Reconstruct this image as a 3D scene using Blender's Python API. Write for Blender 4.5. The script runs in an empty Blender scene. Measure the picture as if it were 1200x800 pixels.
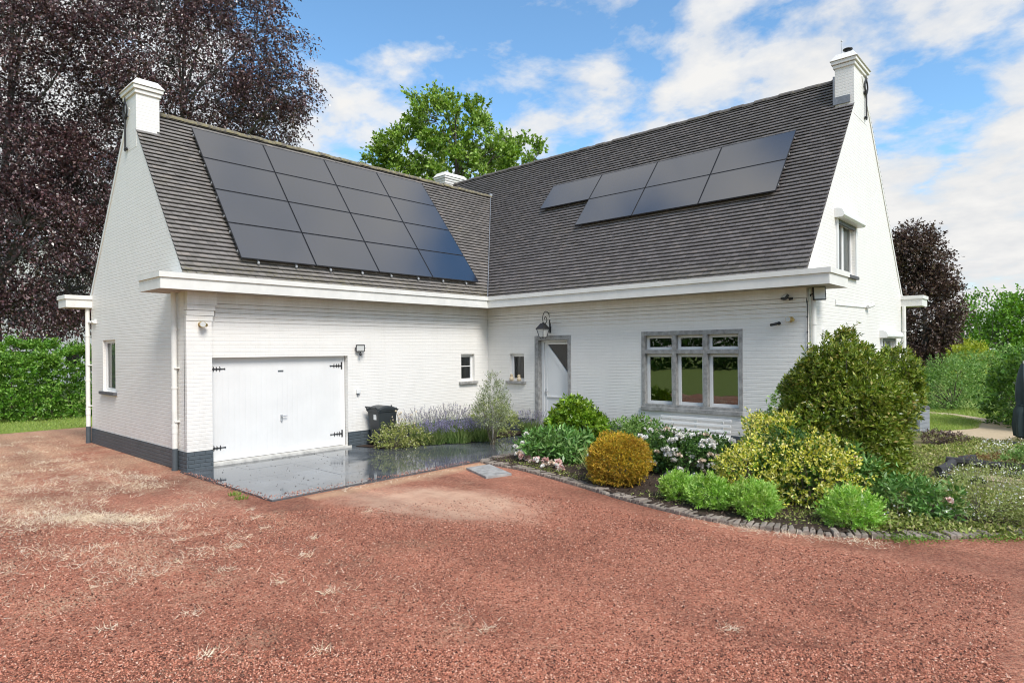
import bpy, math, random
import numpy as np
from mathutils import Vector, Matrix
R = math.radians
random.seed(7)
rng = np.random.default_rng(7)
scene = bpy.context.scene
COL = scene.collection

# ------------------------------------------------------------------ node helpers
def mat(name):
    m = bpy.data.materials.new(name); m.use_nodes = True
    nt = m.node_tree; nt.nodes.clear()
    out = nt.nodes.new('ShaderNodeOutputMaterial')
    return m, nt, out
def nd(nt, typ, ins=None, **props):
    n = nt.nodes.new(typ)
    for k, v in props.items(): setattr(n, k, v)
    for k, v in (ins or {}).items():
        s = n.inputs[k]
        if isinstance(v, bpy.types.NodeSocket): nt.links.new(v, s)
        else: s.default_value = v
    return n
def ramp(nt, fac, stops, interp='LINEAR'):
    n = nt.nodes.new('ShaderNodeValToRGB'); cr = n.color_ramp; cr.interpolation = interp
    while len(cr.elements) < len(stops): cr.elements.new(0.5)
    for e, (p, c) in zip(cr.elements, stops):
        e.position = p; e.color = (c[0], c[1], c[2], 1) if not isinstance(c, (int, float)) else (c, c, c, 1)
    nt.links.new(fac, n.inputs[0]); return n.outputs[0]
def mixc(nt, fac, a, b, blend='MIX'):
    n = nt.nodes.new('ShaderNodeMix'); n.data_type = 'RGBA'; n.blend_type = blend
    for i, v in ((0, fac), (6, a), (7, b)):
        if isinstance(v, bpy.types.NodeSocket): nt.links.new(v, n.inputs[i])
        elif i == 0: n.inputs[0].default_value = v
        else: n.inputs[i].default_value = (v[0], v[1], v[2], 1)
    return n.outputs[2]
def math_(nt, op, a, b=0.0, c=0.0, clamp=False):
    n = nt.nodes.new('ShaderNodeMath'); n.operation = op; n.use_clamp = clamp
    for i, v in enumerate((a, b, c)):
        if isinstance(v, bpy.types.NodeSocket): nt.links.new(v, n.inputs[i])
        else: n.inputs[i].default_value = v
    return n.outputs[0]
def noise(nt, vec, scale, detail=4, rough=0.55, dist=0.0):
    n = nd(nt, 'ShaderNodeTexNoise', {'Vector': vec, 'Scale': scale, 'Detail': detail, 'Roughness': rough, 'Distortion': dist})
    return n.outputs[0]
def mapping(nt, vec, scale=(1, 1, 1), loc=(0, 0, 0), rot=(0, 0, 0)):
    n = nd(nt, 'ShaderNodeMapping', {'Vector': vec, 'Scale': scale, 'Location': loc, 'Rotation': rot})
    return n.outputs[0]
def bump(nt, h, strength=0.5, dist=0.01, nrm=None):
    n = nd(nt, 'ShaderNodeBump', {'Height': h, 'Strength': strength, 'Distance': dist})
    if nrm is not None: nt.links.new(nrm, n.inputs['Normal'])
    return n.outputs[0]
def bsdf(nt, out, color, rough=0.6, normal=None, spec=0.5, metal=0.0, coat=0.0):
    b = nt.nodes.new('ShaderNodeBsdfPrincipled')
    for k, v in (('Base Color', color), ('Roughness', rough), ('Specular IOR Level', spec), ('Metallic', metal), ('Coat Weight', coat)):
        s = b.inputs[k]
        if isinstance(v, bpy.types.NodeSocket): nt.links.new(v, s)
        elif k == 'Base Color': s.default_value = (v[0], v[1], v[2], 1)
        else: s.default_value = v
    if normal is not None: nt.links.new(normal, b.inputs['Normal'])
    nt.links.new(b.outputs[0], out.inputs[0]); return b
def geo(nt): return nt.nodes.new('ShaderNodeNewGeometry')
def uvn(nt): return nt.nodes.new('ShaderNodeUVMap').outputs[0]

# ------------------------------------------------------------------ materials
def plain(name, c, rough=0.5, spec=0.5, metal=0.0, var=0.12, nscale=6.0, bumps=0.0, coat=0.0):
    m, nt, out = mat(name)
    g = geo(nt)
    n = noise(nt, g.outputs['Position'], nscale, 5, 0.6)
    k = [max(0, x * (1 - var)) for x in c]; l = [x * (1 + var) for x in c]
    col = ramp(nt, n, [(0.3, k), (0.7, l)])
    nrm = None
    if bumps: nrm = bump(nt, noise(nt, g.outputs['Position'], nscale * 12, 4), bumps, 0.004)
    r = math_(nt, 'MULTIPLY_ADD', n, 0.2, rough - 0.1)
    bsdf(nt, out, col, r, nrm, spec, metal, coat)
    return m
def brick(name, c1, c2, mort, dark, bstr=0.75, rough=0.45, dirt_and_shade=True, vj=0.3):
    m, nt, out = mat(name); uv = uvn(nt)
    pos = geo(nt).outputs['Position']
    wob = nd(nt, 'ShaderNodeVectorMath', {0: noise_col(nt, pos, 3.0), 1: (0.012, 0.012, 0.0)}, operation='MULTIPLY')
    uv2 = nd(nt, 'ShaderNodeVectorMath', {0: uv, 1: wob.outputs[0]}, operation='ADD').outputs[0]
    b = nd(nt, 'ShaderNodeTexBrick', {'Vector': uv2, 'Scale': 1.0, 'Brick Width': 0.215, 'Row Height': 0.0745, 'Mortar Size': 0.0065, 'Mortar Smooth': 0.55,
          'Color1': (*c1, 1), 'Color2': (*c2, 1), 'Mortar': (*mort, 1), 'Bias': 0.0})
    b.offset = 0.5
    col = b.outputs[0]
    n1 = noise(nt, pos, 1.3, 6, 0.65)
    col = mixc(nt, math_(nt, 'MULTIPLY', math_(nt, 'SUBTRACT', n1, 0.45, clamp=True), 1.2, clamp=True), col, dark)
    if dirt_and_shade:
        st = noise(nt, mapping(nt, pos, (7, 7, 0.55)), 1.0, 5, 0.7)
        col = mixc(nt, math_(nt, 'MULTIPLY', math_(nt, 'SUBTRACT', st, 0.56, clamp=True), 0.9, clamp=True), col, (dark[0] * 0.75, dark[1] * 0.74, dark[2] * 0.68))
    if dirt_and_shade:
        zz = nd(nt, 'ShaderNodeSeparateXYZ', {0: pos}).outputs[2]
        spl = math_(nt, 'MULTIPLY', math_(nt, 'SUBTRACT', 1.0, math_(nt, 'DIVIDE', math_(nt, 'SUBTRACT', zz, 0.38), 0.55), clamp=True), ramp(nt, noise(nt, pos, 5.0, 6, 0.75), [(0.42, 0), (0.75, 1)]))
        col = mixc(nt, math_(nt, 'MULTIPLY', spl, 0.55), col, (0.50, 0.45, 0.38))
        ev = math_(nt, 'MULTIPLY', math_(nt, 'MULTIPLY', math_(nt, 'SUBTRACT', zz, 2.75, clamp=True), 1.2, clamp=True), math_(nt, 'LESS_THAN', zz, 3.6))  # brown tint under the soffit: grime plus bounce shading painted into the colour
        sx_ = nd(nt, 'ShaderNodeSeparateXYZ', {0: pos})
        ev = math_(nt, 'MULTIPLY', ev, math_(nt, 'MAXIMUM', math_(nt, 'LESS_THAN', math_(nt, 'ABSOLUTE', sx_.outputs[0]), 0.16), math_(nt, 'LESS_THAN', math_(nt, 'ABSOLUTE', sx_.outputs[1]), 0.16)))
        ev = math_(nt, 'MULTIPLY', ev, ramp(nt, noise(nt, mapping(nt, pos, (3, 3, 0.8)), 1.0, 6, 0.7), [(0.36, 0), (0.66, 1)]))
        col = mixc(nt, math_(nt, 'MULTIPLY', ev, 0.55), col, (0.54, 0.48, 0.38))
        pt = ramp(nt, noise(nt, pos, 2.6, 7, 0.7), [(0.60, 0), (0.72, 1)])
        col = mixc(nt, math_(nt, 'MULTIPLY', pt, 0.35), col, (0.66, 0.66, 0.62))
    fine = noise(nt, pos, 38.0, 3, 0.6)
    mid = noise(nt, pos, 11.0, 3, 0.6)
    vy = nd(nt, 'ShaderNodeSeparateXYZ', {0: uv2}).outputs[1]
    fr = math_(nt, 'FRACT', math_(nt, 'DIVIDE', vy, 0.0745))
    bed = math_(nt, 'MULTIPLY', math_(nt, 'SUBTRACT', math_(nt, 'ABSOLUTE', math_(nt, 'SUBTRACT', fr, 0.5)), 0.36, clamp=True), 7.0, clamp=True)
    jn = math_(nt, 'ADD', math_(nt, 'MULTIPLY', b.outputs[1], vj), math_(nt, 'MULTIPLY', bed, math_(nt, 'MULTIPLY_ADD', mid, 1.6, -0.15)))
    hh = math_(nt, 'ADD', math_(nt, 'SUBTRACT', 1.0, jn), math_(nt, 'ADD', math_(nt, 'MULTIPLY', fine, 0.3), math_(nt, 'MULTIPLY', mid, 0.6)))
    bsdf(nt, out, col, rough, bump(nt, hh, bstr, 0.006), 0.45)
    return m
def noise_col(nt, vec, scale):
    n = nd(nt, 'ShaderNodeTexNoise', {'Vector': vec, 'Scale': scale, 'Detail': 2.0})
    return nd(nt, 'ShaderNodeVectorMath', {0: n.outputs[1], 1: (0.5, 0.5, 0.5)}, operation='SUBTRACT').outputs[0]
def leafmat(name, stops, rough=0.45, trans=0.35, spec=0.4, tint=None):
    m, nt, out = mat(name); g = geo(nt)
    col = ramp(nt, g.outputs['Random Per Island'], stops)
    n = noise(nt, g.outputs['Position'], 2.2, 3, 0.6)
    hv = nd(nt, 'ShaderNodeHueSaturation', {'Hue': math_(nt, 'MULTIPLY_ADD', n, 0.05, 0.475), 'Value': math_(nt, 'MULTIPLY_ADD', n, 0.9, 0.55), 'Color': col})
    col = hv.outputs[0]
    b = nt.nodes.new('ShaderNodeBsdfPrincipled')
    nt.links.new(col, b.inputs['Base Color']); b.inputs['Roughness'].default_value = rough; b.inputs['Specular IOR Level'].default_value = spec
    t = nt.nodes.new('ShaderNodeBsdfTranslucent')
    tc = nd(nt, 'ShaderNodeHueSaturation', {'Hue': 0.49, 'Saturation': 1.15, 'Value': 1.5, 'Color': col}).outputs[0]
    nt.links.new(tc, t.inputs[0])
    mx = nd(nt, 'ShaderNodeMixShader', {0: trans * 0.62}); nt.links.new(b.outputs[0], mx.inputs[1]); nt.links.new(t.outputs[0], mx.inputs[2])
    nt.links.new(mx.outputs[0], out.inputs[0]); return m

M = {}
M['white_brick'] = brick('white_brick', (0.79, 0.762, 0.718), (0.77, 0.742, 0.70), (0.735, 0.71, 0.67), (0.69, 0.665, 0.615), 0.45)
M['plinth_brick'] = brick('plinth_brick', (0.085, 0.102, 0.115), (0.068, 0.084, 0.095), (0.045, 0.055, 0.062), (0.11, 0.12, 0.125), 1.0, 0.5, False, 0.6)
M['white_paint'] = plain('white_paint', (0.75, 0.74, 0.72), 0.35, var=0.03, nscale=2)
M['cream_paint'] = plain('cream_paint', (0.72, 0.705, 0.66), 0.45, var=0.07, nscale=3)
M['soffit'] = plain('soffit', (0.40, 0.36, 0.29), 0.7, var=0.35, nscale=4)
M['white_metal'] = plain('white_metal', (0.74, 0.74, 0.72), 0.4, var=0.05, nscale=2)
M['grey_metal'] = plain('grey_metal', (0.07, 0.085, 0.095), 0.45, var=0.1)
M['black_metal'] = plain('black_metal', (0.018, 0.018, 0.02), 0.5, var=0.2)
M['panel_frame'] = plain('panel_frame', (0.05, 0.05, 0.055), 0.35, var=0.1, metal=0.5)
M['iron'] = plain('iron', (0.02, 0.02, 0.022), 0.55, var=0.3, nscale=20)
M['stone'] = plain('stone', (0.30, 0.29, 0.275), 0.8, var=0.35, nscale=9, bumps=0.5)
M['dark_stone'] = plain('dark_stone', (0.09, 0.09, 0.095), 0.7, var=0.3, nscale=8, bumps=0.4)
M['concrete'] = plain('concrete', (0.52, 0.50, 0.46), 0.8, var=0.25, nscale=9, bumps=0.5)
M['lead'] = plain('lead', (0.22, 0.23, 0.25), 0.45, var=0.3, nscale=8, metal=0.3)
M['zinc'] = plain('zinc', (0.55, 0.56, 0.57), 0.4, var=0.15, metal=0.6)
M['bin_plastic'] = plain('bin_plastic', (0.028, 0.033, 0.037), 0.42, var=0.15)
M['brass'] = plain('brass', (0.55, 0.40, 0.18), 0.35, var=0.3, nscale=40, metal=0.8)
M['frosted'] = plain('frosted', (0.55, 0.55, 0.53), 0.15, var=0.05)
M['lamp_face'] = plain('lamp_face', (0.62, 0.64, 0.62), 0.12, var=0.03)
M['black_glass'] = plain('black_glass', (0.01, 0.011, 0.012), 0.06, var=0.05)
M['curtain'] = plain('curtain', (0.5, 0.5, 0.48), 0.8, var=0.08)
M['interior'] = plain('interior', (0.10, 0.095, 0.09), 0.8, var=0.2, nscale=2)
M['sticker'] = plain('sticker', (0.78, 0.78, 0.76), 0.5, var=0.05)
M['bark'] = plain('bark', (0.085, 0.07, 0.06), 0.9, var=0.4, nscale=6, bumps=0.8)
M['grey_bark'] = plain('grey_bark', (0.11, 0.10, 0.095), 0.9, var=0.4, nscale=5, bumps=0.8)
M['stem'] = plain('stem', (0.10, 0.085, 0.055), 0.85, var=0.3)
M['olive_bark'] = plain('olive_bark', (0.30, 0.28, 0.24), 0.85, var=0.3)
M['parasol_cloth'] = plain('parasol_cloth', (0.017, 0.032, 0.034), 0.8, var=0.3, nscale=4)
M['ornament'] = plain('ornament', (0.62, 0.50, 0.34), 0.6, var=0.25, nscale=25)
M['log'] = plain('log', (0.035, 0.033, 0.034), 0.8, var=0.5, nscale=12, bumps=0.8)
M['rock'] = plain('rock', (0.085, 0.082, 0.085), 0.85, var=0.4, nscale=9, bumps=0.9)
M['pale_rock'] = plain('pale_rock', (0.55, 0.55, 0.54), 0.8, var=0.2, nscale=9, bumps=0.6)
M['box_grey'] = plain('box_grey', (0.27, 0.29, 0.32), 0.5, var=0.08)
M['nb_wall'] = plain('nb_wall', (0.72, 0.71, 0.70), 0.7, var=0.06)
M['nb_roof'] = plain('nb_roof', (0.10, 0.095, 0.095), 0.8, var=0.2)

# glass: clear pane that mirrors the yard
def glassmat(name, ior, tint=(0.9, 0.93, 0.92)):
    m, nt, out = mat(name)
    fr = nd(nt, 'ShaderNodeFresnel', {'IOR': ior}).outputs[0]
    t = nd(nt, 'ShaderNodeBsdfTransparent', {0: (*tint, 1)})
    gnrm = bump(nt, noise(nt, geo(nt).outputs['Position'], 1.6, 2), 0.04, 0.05)
    gl = nd(nt, 'ShaderNodeBsdfGlossy', {'Roughness': 0.01, 'Normal': gnrm})
    mx = nd(nt, 'ShaderNodeMixShader', {0: fr}); nt.links.new(t.outputs[0], mx.inputs[1]); nt.links.new(gl.outputs[0], mx.inputs[2])
    nt.links.new(mx.outputs[0], out.inputs[0]); return m
M['pane'] = glassmat('pane', 2.9, (0.75, 0.8, 0.78))
M['pane_soft'] = glassmat('pane_soft', 1.6)

# solar glass
m, nt, out = mat('solar_glass')
uv = uvn(nt)
sx = nd(nt, 'ShaderNodeSeparateXYZ', {0: uv})
def gridline(coord, period, w):
    f = math_(nt, 'FRACT', math_(nt, 'DIVIDE', coord, period))
    return math_(nt, 'LESS_THAN', f, w)
g1 = gridline(sx.outputs[0], 0.166, 0.03); g2 = gridline(sx.outputs[1], 0.085, 0.07)
gm = math_(nt, 'MAXIMUM', g1, g2)
pos = geo(nt).outputs['Position']
nz = noise(nt, pos, 1.2, 4)
colr = mixc(nt, math_(nt, 'MULTIPLY', gm, 0.85), ramp(nt, nz, [(0.3, (0.007, 0.009, 0.016)), (0.7, (0.010, 0.012, 0.022))]), (0.004, 0.004, 0.005))
oi = nd(nt, 'ShaderNodeObjectInfo').outputs['Random']
bsdf(nt, out, colr, math_(nt, 'MULTIPLY_ADD', nz, 0.10, 0.05), None, 1.0).inputs['IOR'].default_value = 2.0
M['solar_glass'] = m

# garage door / plank paint with vertical grooves
m, nt, out = mat('plank_paint'); uv = uvn(nt)
sx = nd(nt, 'ShaderNodeSeparateXYZ', {0: uv})
f = math_(nt, 'FRACT', math_(nt, 'DIVIDE', sx.outputs[0], 0.118))
gr = math_(nt, 'SUBTRACT', 1.0, math_(nt, 'SMOOTH_MIN', math_(nt, 'MULTIPLY', math_(nt, 'ABSOLUTE', math_(nt, 'SUBTRACT', f, 0.5)), 20.0), 1.0, 0.3))
h = math_(nt, 'SUBTRACT', 1.0, gr)
nz = noise(nt, geo(nt).outputs['Position'], 2.0, 4)
bsdf(nt, out, ramp(nt, nz, [(0.3, (0.715, 0.705, 0.685)), (0.7, (0.76, 0.75, 0.73))]), 0.35, bump(nt, h, 0.45, 0.004), 0.5)
M['plank_paint'] = m

# roof tiles: every tile is its own island
def tilemat(name, base, moss):
    m, nt, out = mat(name); g = geo(nt); pos = g.outputs['Position']
    rnd = g.outputs['Random Per Island']
    c = ramp(nt, rnd, [(0.0, [x * 0.82 for x in base]), (0.5, base), (0.92, [x * 1.14 for x in base]), (1.0, [base[0] * 1.3, base[1] * 1.25, base[2] * 1.2])])
    n = noise(nt, pos, 14, 5, 0.7)
    c = mixc(nt, 0.6, c, ramp(nt, n, [(0.25, (0.55, 0.55, 0.55)), (0.75, (1.35, 1.3, 1.28))]), 'MULTIPLY')
    mo = math_(nt, 'MULTIPLY', math_(nt, 'SUBTRACT', noise(nt, pos, 1.1, 6, 0.75), 0.53, clamp=True), 3.0, clamp=True)
    mo2 = math_(nt, 'MULTIPLY', math_(nt, 'SUBTRACT', noise(nt, pos, 16, 3, 0.7), 0.42, clamp=True), 4.0, clamp=True)
    # more moss on the two lowest courses where water drips off
    z = nd(nt, 'ShaderNodeSeparateXYZ', {0: pos}).outputs[2]
    low = math_(nt, 'SUBTRACT', 1.0, math_(nt, 'DIVIDE', math_(nt, 'SUBTRACT', z, 3.85), 0.50), clamp=True)
    low = math_(nt, 'MULTIPLY', low, math_(nt, 'MULTIPLY', math_(nt, 'SUBTRACT', noise(nt, pos, 0.9, 4), 0.34, clamp=True), 4.5, clamp=True))
    mf = math_(nt, 'MULTIPLY', math_(nt, 'MAXIMUM', mo, low), mo2, clamp=True)
    c = mixc(nt, math_(nt, 'MULTIPLY', mf, 0.85 * moss), c, (0.20, 0.17, 0.075))
    bsdf(nt, out, c, 0.62, bump(nt, n, 0.4, 0.004), 0.4); return m
M['tile'] = tilemat('tile', (0.205, 0.186, 0.182), 0.65)
M['tile_mossy'] = tilemat('tile_mossy', (0.210, 0.193, 0.182), 1.0)
m, nt, out = mat('ridge_tile'); pos = geo(nt).outputs['Position']
n = noise(nt, pos, 9, 6, 0.75)
c = mixc(nt, ramp(nt, n, [(0.40, 0), (0.58, 1)]), (0.12, 0.105, 0.095), (0.25, 0.215, 0.12))
bsdf(nt, out, c, 0.85, bump(nt, n, 0.6, 0.01), 0.3); M['ridge_tile'] = m
m, nt, out = mat('ridge_tile_grey'); pos = geo(nt).outputs['Position']
n = noise(nt, pos, 9, 6, 0.75)
c = mixc(nt, ramp(nt, n, [(0.50, 0), (0.70, 1)]), (0.12, 0.108, 0.103), (0.20, 0.175, 0.12))
bsdf(nt, out, c, 0.85, bump(nt, n, 0.6, 0.01), 0.3); M['ridge_tile_grey'] = m

# red porphyry gravel
m, nt, out = mat('gravel'); pos = geo(nt).outputs['Position']
v1 = nd(nt, 'ShaderNodeTexVoronoi', {'Vector': pos, 'Scale': 88.0, 'Randomness': 1.0})
v2 = nd(nt, 'ShaderNodeTexVoronoi', {'Vector': pos, 'Scale': 34.0, 'Randomness': 1.0})
sep = nd(nt, 'ShaderNodeSeparateColor', {0: v1.outputs['Color']})
c = ramp(nt, sep.outputs[0], [(0.0, (0.075, 0.030, 0.022)), (0.2, (0.235, 0.088, 0.057)), (0.5, (0.49, 0.190, 0.122)), (0.8, (0.59, 0.285, 0.195)), (1.0, (0.58, 0.39, 0.29))])
sep2 = nd(nt, 'ShaderNodeSeparateColor', {0: v2.outputs['Color']})
c = mixc(nt, 0.45, c, ramp(nt, sep2.outputs[1], [(0, (0.17, 0.065, 0.045)), (0.6, (0.43, 0.178, 0.122)), (1, (0.57, 0.31, 0.225))]))
big = noise(nt, pos, 0.55, 6, 0.6)
c = mixc(nt, 1.0, c, ramp(nt, big, [(0.32, (0.66, 0.62, 0.60)), (0.5, (0.98, 0.98, 0.98)), (0.7, (1.18, 1.2, 1.2))]), 'MULTIPLY')
# fine pale sand and dry litter, mostly to the left of the drive
xyz = nd(nt, 'ShaderNodeSeparateXYZ', {0: pos})
dirm = math_(nt, 'ADD', math_(nt, 'MULTIPLY', xyz.outputs[0], -0.085), math_(nt, 'MULTIPLY', xyz.outputs[1], -0.06))
lit = noise(nt, mapping(nt, pos, (0.8, 0.8, 1), rot=(0, 0, R(42))), 1.0, 7, 0.72)
lmask = ramp(nt, math_(nt, 'ADD', lit, math_(nt, 'MULTIPLY', math_(nt, 'SUBTRACT', dirm, 0.42), 0.18)), [(0.46, 0), (0.64, 1)])
fib = noise(nt, mapping(nt, pos, (10, 44, 1), rot=(0, 0, R(42))), 1.0, 4, 0.75)
lm = math_(nt, 'MULTIPLY', lmask, ramp(nt, fib, [(0.44, 0), (0.58, 1)]))
c = mixc(nt, math_(nt, 'MULTIPLY', lm, 0.9), c, (0.66, 0.52, 0.37))
# worn turning patch of pink-white fines before the patio
def blob(cx, cy, rx, ry, rot):
    mp = mapping(nt, pos, (1 / rx, 1 / ry, 0), (0, 0, 0), (0, 0, 0))
    q = nd(nt, 'ShaderNodeVectorMath', {0: nd(nt, 'ShaderNodeVectorRotate', {'Vector': nd(nt, 'ShaderNodeVectorMath', {0: pos, 1: (cx, cy, 0)}, operation='SUBTRACT').outputs[0], 'Angle': rot}, rotation_type='Z_AXIS').outputs[0], 1: (1 / rx, 1 / ry, 0)}, operation='MULTIPLY').outputs[0]
    return nd(nt, 'ShaderNodeVectorMath', {0: q}, operation='LENGTH').outputs['Value']
b1 = blob(5.75, -6.85, 2.0, 1.15, R(-18))
wn = noise(nt, pos, 1.8, 5, 0.65)
pm = ramp(nt, math_(nt, 'ADD', b1, math_(nt, 'MULTIPLY', math_(nt, 'SUBTRACT', wn, 0.5), 0.9)), [(0.55, 1), (1.02, 0)])
pn = ramp(nt, noise(nt, pos, 3.0, 5, 0.7), [(0.3, 0.45), (0.6, 1)])
c = mixc(nt, math_(nt, 'MULTIPLY', math_(nt, 'MULTIPLY', pm, pn), 0.95), c, (0.66, 0.46, 0.35))
# sandy kerb strip along the patio edge
d = math_(nt, 'ABSOLUTE', math_(nt, 'SUBTRACT', xyz.outputs[0], 3.9))
sm = math_(nt, 'MULTIPLY', ramp(nt, math_(nt, 'ADD', d, math_(nt, 'MULTIPLY', wn, 0.25)), [(0.17, 1), (0.42, 0)]), math_(nt, 'MULTIPLY', math_(nt, 'GREATER_THAN', xyz.outputs[1], -8.0), math_(nt, 'LESS_THAN', xyz.outputs[1], -3.9)))
c = mixc(nt, math_(nt, 'MULTIPLY', sm, 0.7), c, (0.60, 0.42, 0.28))
rut = noise(nt, mapping(nt, pos, (0.22, 1.5, 1), rot=(0, 0, R(-38))), 1.0, 3, 0.5, 0.4)
c = mixc(nt, 1.0, c, ramp(nt, rut, [(0.34, (0.80, 0.72, 0.65)), (0.5, (0.98, 0.89, 0.80)), (0.66, (1.14, 1.04, 0.93))]), 'MULTIPLY')
hh = math_(nt, 'SUBTRACT', 1.0, math_(nt, 'ADD', math_(nt, 'MULTIPLY', v1.outputs['Distance'], 1.0), math_(nt, 'MULTIPLY', v2.outputs['Distance'], 0.5)))
hb = bump(nt, rut, 0.5, 0.06)
bsdf(nt, out, c, 0.85, bump(nt, hh, 1.0, 0.014, hb), 0.3); M['gravel'] = m
m, nt, out = mat('gravel_stone'); g = geo(nt)
c = ramp(nt, g.outputs['Random Per Island'], [(0, (0.045, 0.018, 0.013)), (0.25, (0.20, 0.068, 0.042)), (0.6, (0.49, 0.178, 0.108)), (0.9, (0.62, 0.29, 0.19)), (1.0, (0.70, 0.49, 0.37))])
bsdf(nt, out, c, 0.8, None, 0.35); M['gravel_stone'] = m

# wet bluestone slabs
m, nt, out = mat('wet_slab'); g = geo(nt); pos = g.outputs['Position']
n = noise(nt, pos, 7, 6, 0.7); wet = noise(nt, pos, 0.55, 4, 0.55)
w = ramp(nt, wet, [(0.36, 0), (0.50, 1)])
c = mixc(nt, w, ramp(nt, n, [(0.3, (0.12, 0.13, 0.14)), (0.7, (0.19, 0.20, 0.21))]), ramp(nt, n, [(0.3, (0.055, 0.06, 0.066)), (0.7, (0.09, 0.097, 0.105))]))
sp = noise(nt, pos, 60, 2); c = mixc(nt, math_(nt, 'GREATER_THAN', sp, 0.71), c, (0.03, 0.03, 0.028))
rr_ = nd(nt, 'ShaderNodeMapRange', {'Value': w, 'To Min': 0.22, 'To Max': 0.03}).outputs[0]
bsdf(nt, out, c, rr_, bump(nt, noise(nt, pos, 4, 4), 0.05, 0.02), 0.8)
M['wet_slab'] = m
m, nt, out = mat('edging_brick'); g = geo(nt)
n = noise(nt, g.outputs['Position'], 18, 5, 0.7)
c = mixc(nt, n, ramp(nt, g.outputs['Random Per Island'], [(0, (0.13, 0.10, 0.085)), (0.5, (0.25, 0.19, 0.16)), (1, (0.36, 0.29, 0.24))]), (0.22, 0.20, 0.165))
bsdf(nt, out, c, 0.85, bump(nt, n, 0.6, 0.008), 0.3); M['edging_brick'] = m
def soil(name, a, b, cc, sc=9):
    m, nt, out = mat(name); pos = geo(nt).outputs['Position']
    n = noise(nt, pos, sc, 8, 0.75); n2 = noise(nt, pos, 1.3, 5, 0.65)
    c = mixc(nt, ramp(nt, n2, [(0.35, 0), (0.65, 1)]), ramp(nt, n, [(0.3, a), (0.7, b)]), cc)
    bsdf(nt, out, c, 0.92, bump(nt, noise(nt, pos, 35, 5, 0.7), 1.0, 0.03), 0.2); return m
M['soil'] = soil('soil', (0.035, 0.024, 0.018), (0.085, 0.058, 0.042), (0.06, 0.042, 0.032), 22)
M['garden_soil'] = soil('garden_soil', (0.12, 0.105, 0.05), (0.30, 0.235, 0.13), (0.13, 0.14, 0.05), 9)
M['lawn'] = soil('lawn', (0.15, 0.22, 0.045), (0.29, 0.35, 0.09), (0.22, 0.29, 0.07), 12)
M['sand_path'] = soil('sand_path', (0.40, 0.31, 0.20), (0.62, 0.50, 0.35), (0.52, 0.41, 0.27), 7)

# foliage
LF = M
LF['copper'] = leafmat('copper_leaf', [(0, (0.022, 0.010, 0.011)), (0.4, (0.058, 0.024, 0.026)), (0.75, (0.115, 0.052, 0.055)), (0.90, (0.22, 0.125, 0.12)), (1, (0.40, 0.29, 0.28))], 0.30, 0.18, 0.8)
LF['plum'] = leafmat('plum_leaf', [(0, (0.03, 0.017, 0.014)), (0.5, (0.085, 0.048, 0.038)), (0.9, (0.17, 0.11, 0.085)), (1, (0.26, 0.20, 0.14))], 0.36, 0.25, 0.6)
LF['oak'] = leafmat('oak_leaf', [(0, (0.07, 0.14, 0.016)), (0.45, (0.19, 0.32, 0.045)), (0.8, (0.32, 0.47, 0.09)), (1, (0.46, 0.57, 0.19))], 0.42, 0.38)
LF['maple'] = leafmat('maple_leaf', [(0, (0.06, 0.15, 0.012)), (0.5, (0.12, 0.27, 0.025)), (1, (0.22, 0.40, 0.06))], 0.45, 0.40)
LF['hedge'] = leafmat('hedge_leaf', [(0, (0.05, 0.13, 0.012)), (0.5, (0.12, 0.27, 0.03)), (0.85, (0.22, 0.40, 0.06)), (1, (0.34, 0.50, 0.12))], 0.42, 0.36)
LF['laurel'] = leafmat('laurel_leaf', [(0, (0.06, 0.11, 0.012)), (0.4, (0.15, 0.22, 0.024)), (0.75, (0.27, 0.34, 0.05)), (0.93, (0.40, 0.42, 0.10)), (1, (0.46, 0.34, 0.13))], 0.34, 0.26, 0.5)
LF['skimmia'] = leafmat('skimmia_leaf', [(0, (0.06, 0.14, 0.010)), (0.5, (0.17, 0.30, 0.02)), (1, (0.33, 0.47, 0.06))], 0.32, 0.32, 0.5)
LF['thuja'] = leafmat('thuja_leaf', [(0, (0.20, 0.19, 0.016)), (0.35, (0.42, 0.32, 0.022)), (0.75, (0.60, 0.38, 0.03)), (1, (0.68, 0.34, 0.06))], 0.6, 0.25)
LF['lime'] = leafmat('lime_leaf', [(0, (0.16, 0.36, 0.03)), (0.5, (0.33, 0.57, 0.085)), (1, (0.54, 0.73, 0.24))], 0.5, 0.35)
LF['variegated'] = leafmat('variegated_leaf', [(0, (0.05, 0.14, 0.012)), (0.30, (0.13, 0.25, 0.02)), (0.38, (0.60, 0.60, 0.06)), (0.7, (0.80, 0.74, 0.13)), (1, (0.86, 0.82, 0.40))], 0.42, 0.28)
LF['green_dark'] = leafmat('rose_leaf', [(0, (0.025, 0.075, 0.014)), (0.5, (0.07, 0.16, 0.032)), (1, (0.16, 0.27, 0.07))], 0.38, 0.28)
LF['peony'] = leafmat('peony_leaf', [(0, (0.05, 0.14, 0.022)), (0.5, (0.13, 0.28, 0.06)), (1, (0.30, 0.46, 0.16))], 0.36, 0.28)
LF['olive'] = leafmat('olive_leaf', [(0, (0.12, 0.16, 0.06)), (0.5, (0.24, 0.28, 0.13)), (1, (0.44, 0.47, 0.30))], 0.45, 0.25)
LF['lav_leaf'] = leafmat('lavender_leaf', [(0, (0.055, 0.11, 0.02)), (0.5, (0.13, 0.20, 0.05)), (1, (0.25, 0.30, 0.11))], 0.55, 0.3)
LF['lav_flower'] = leafmat('lavender_flower', [(0, (0.12, 0.105, 0.19)), (0.5, (0.22, 0.20, 0.33)), (1, (0.36, 0.34, 0.46))], 0.7, 0.2)
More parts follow.
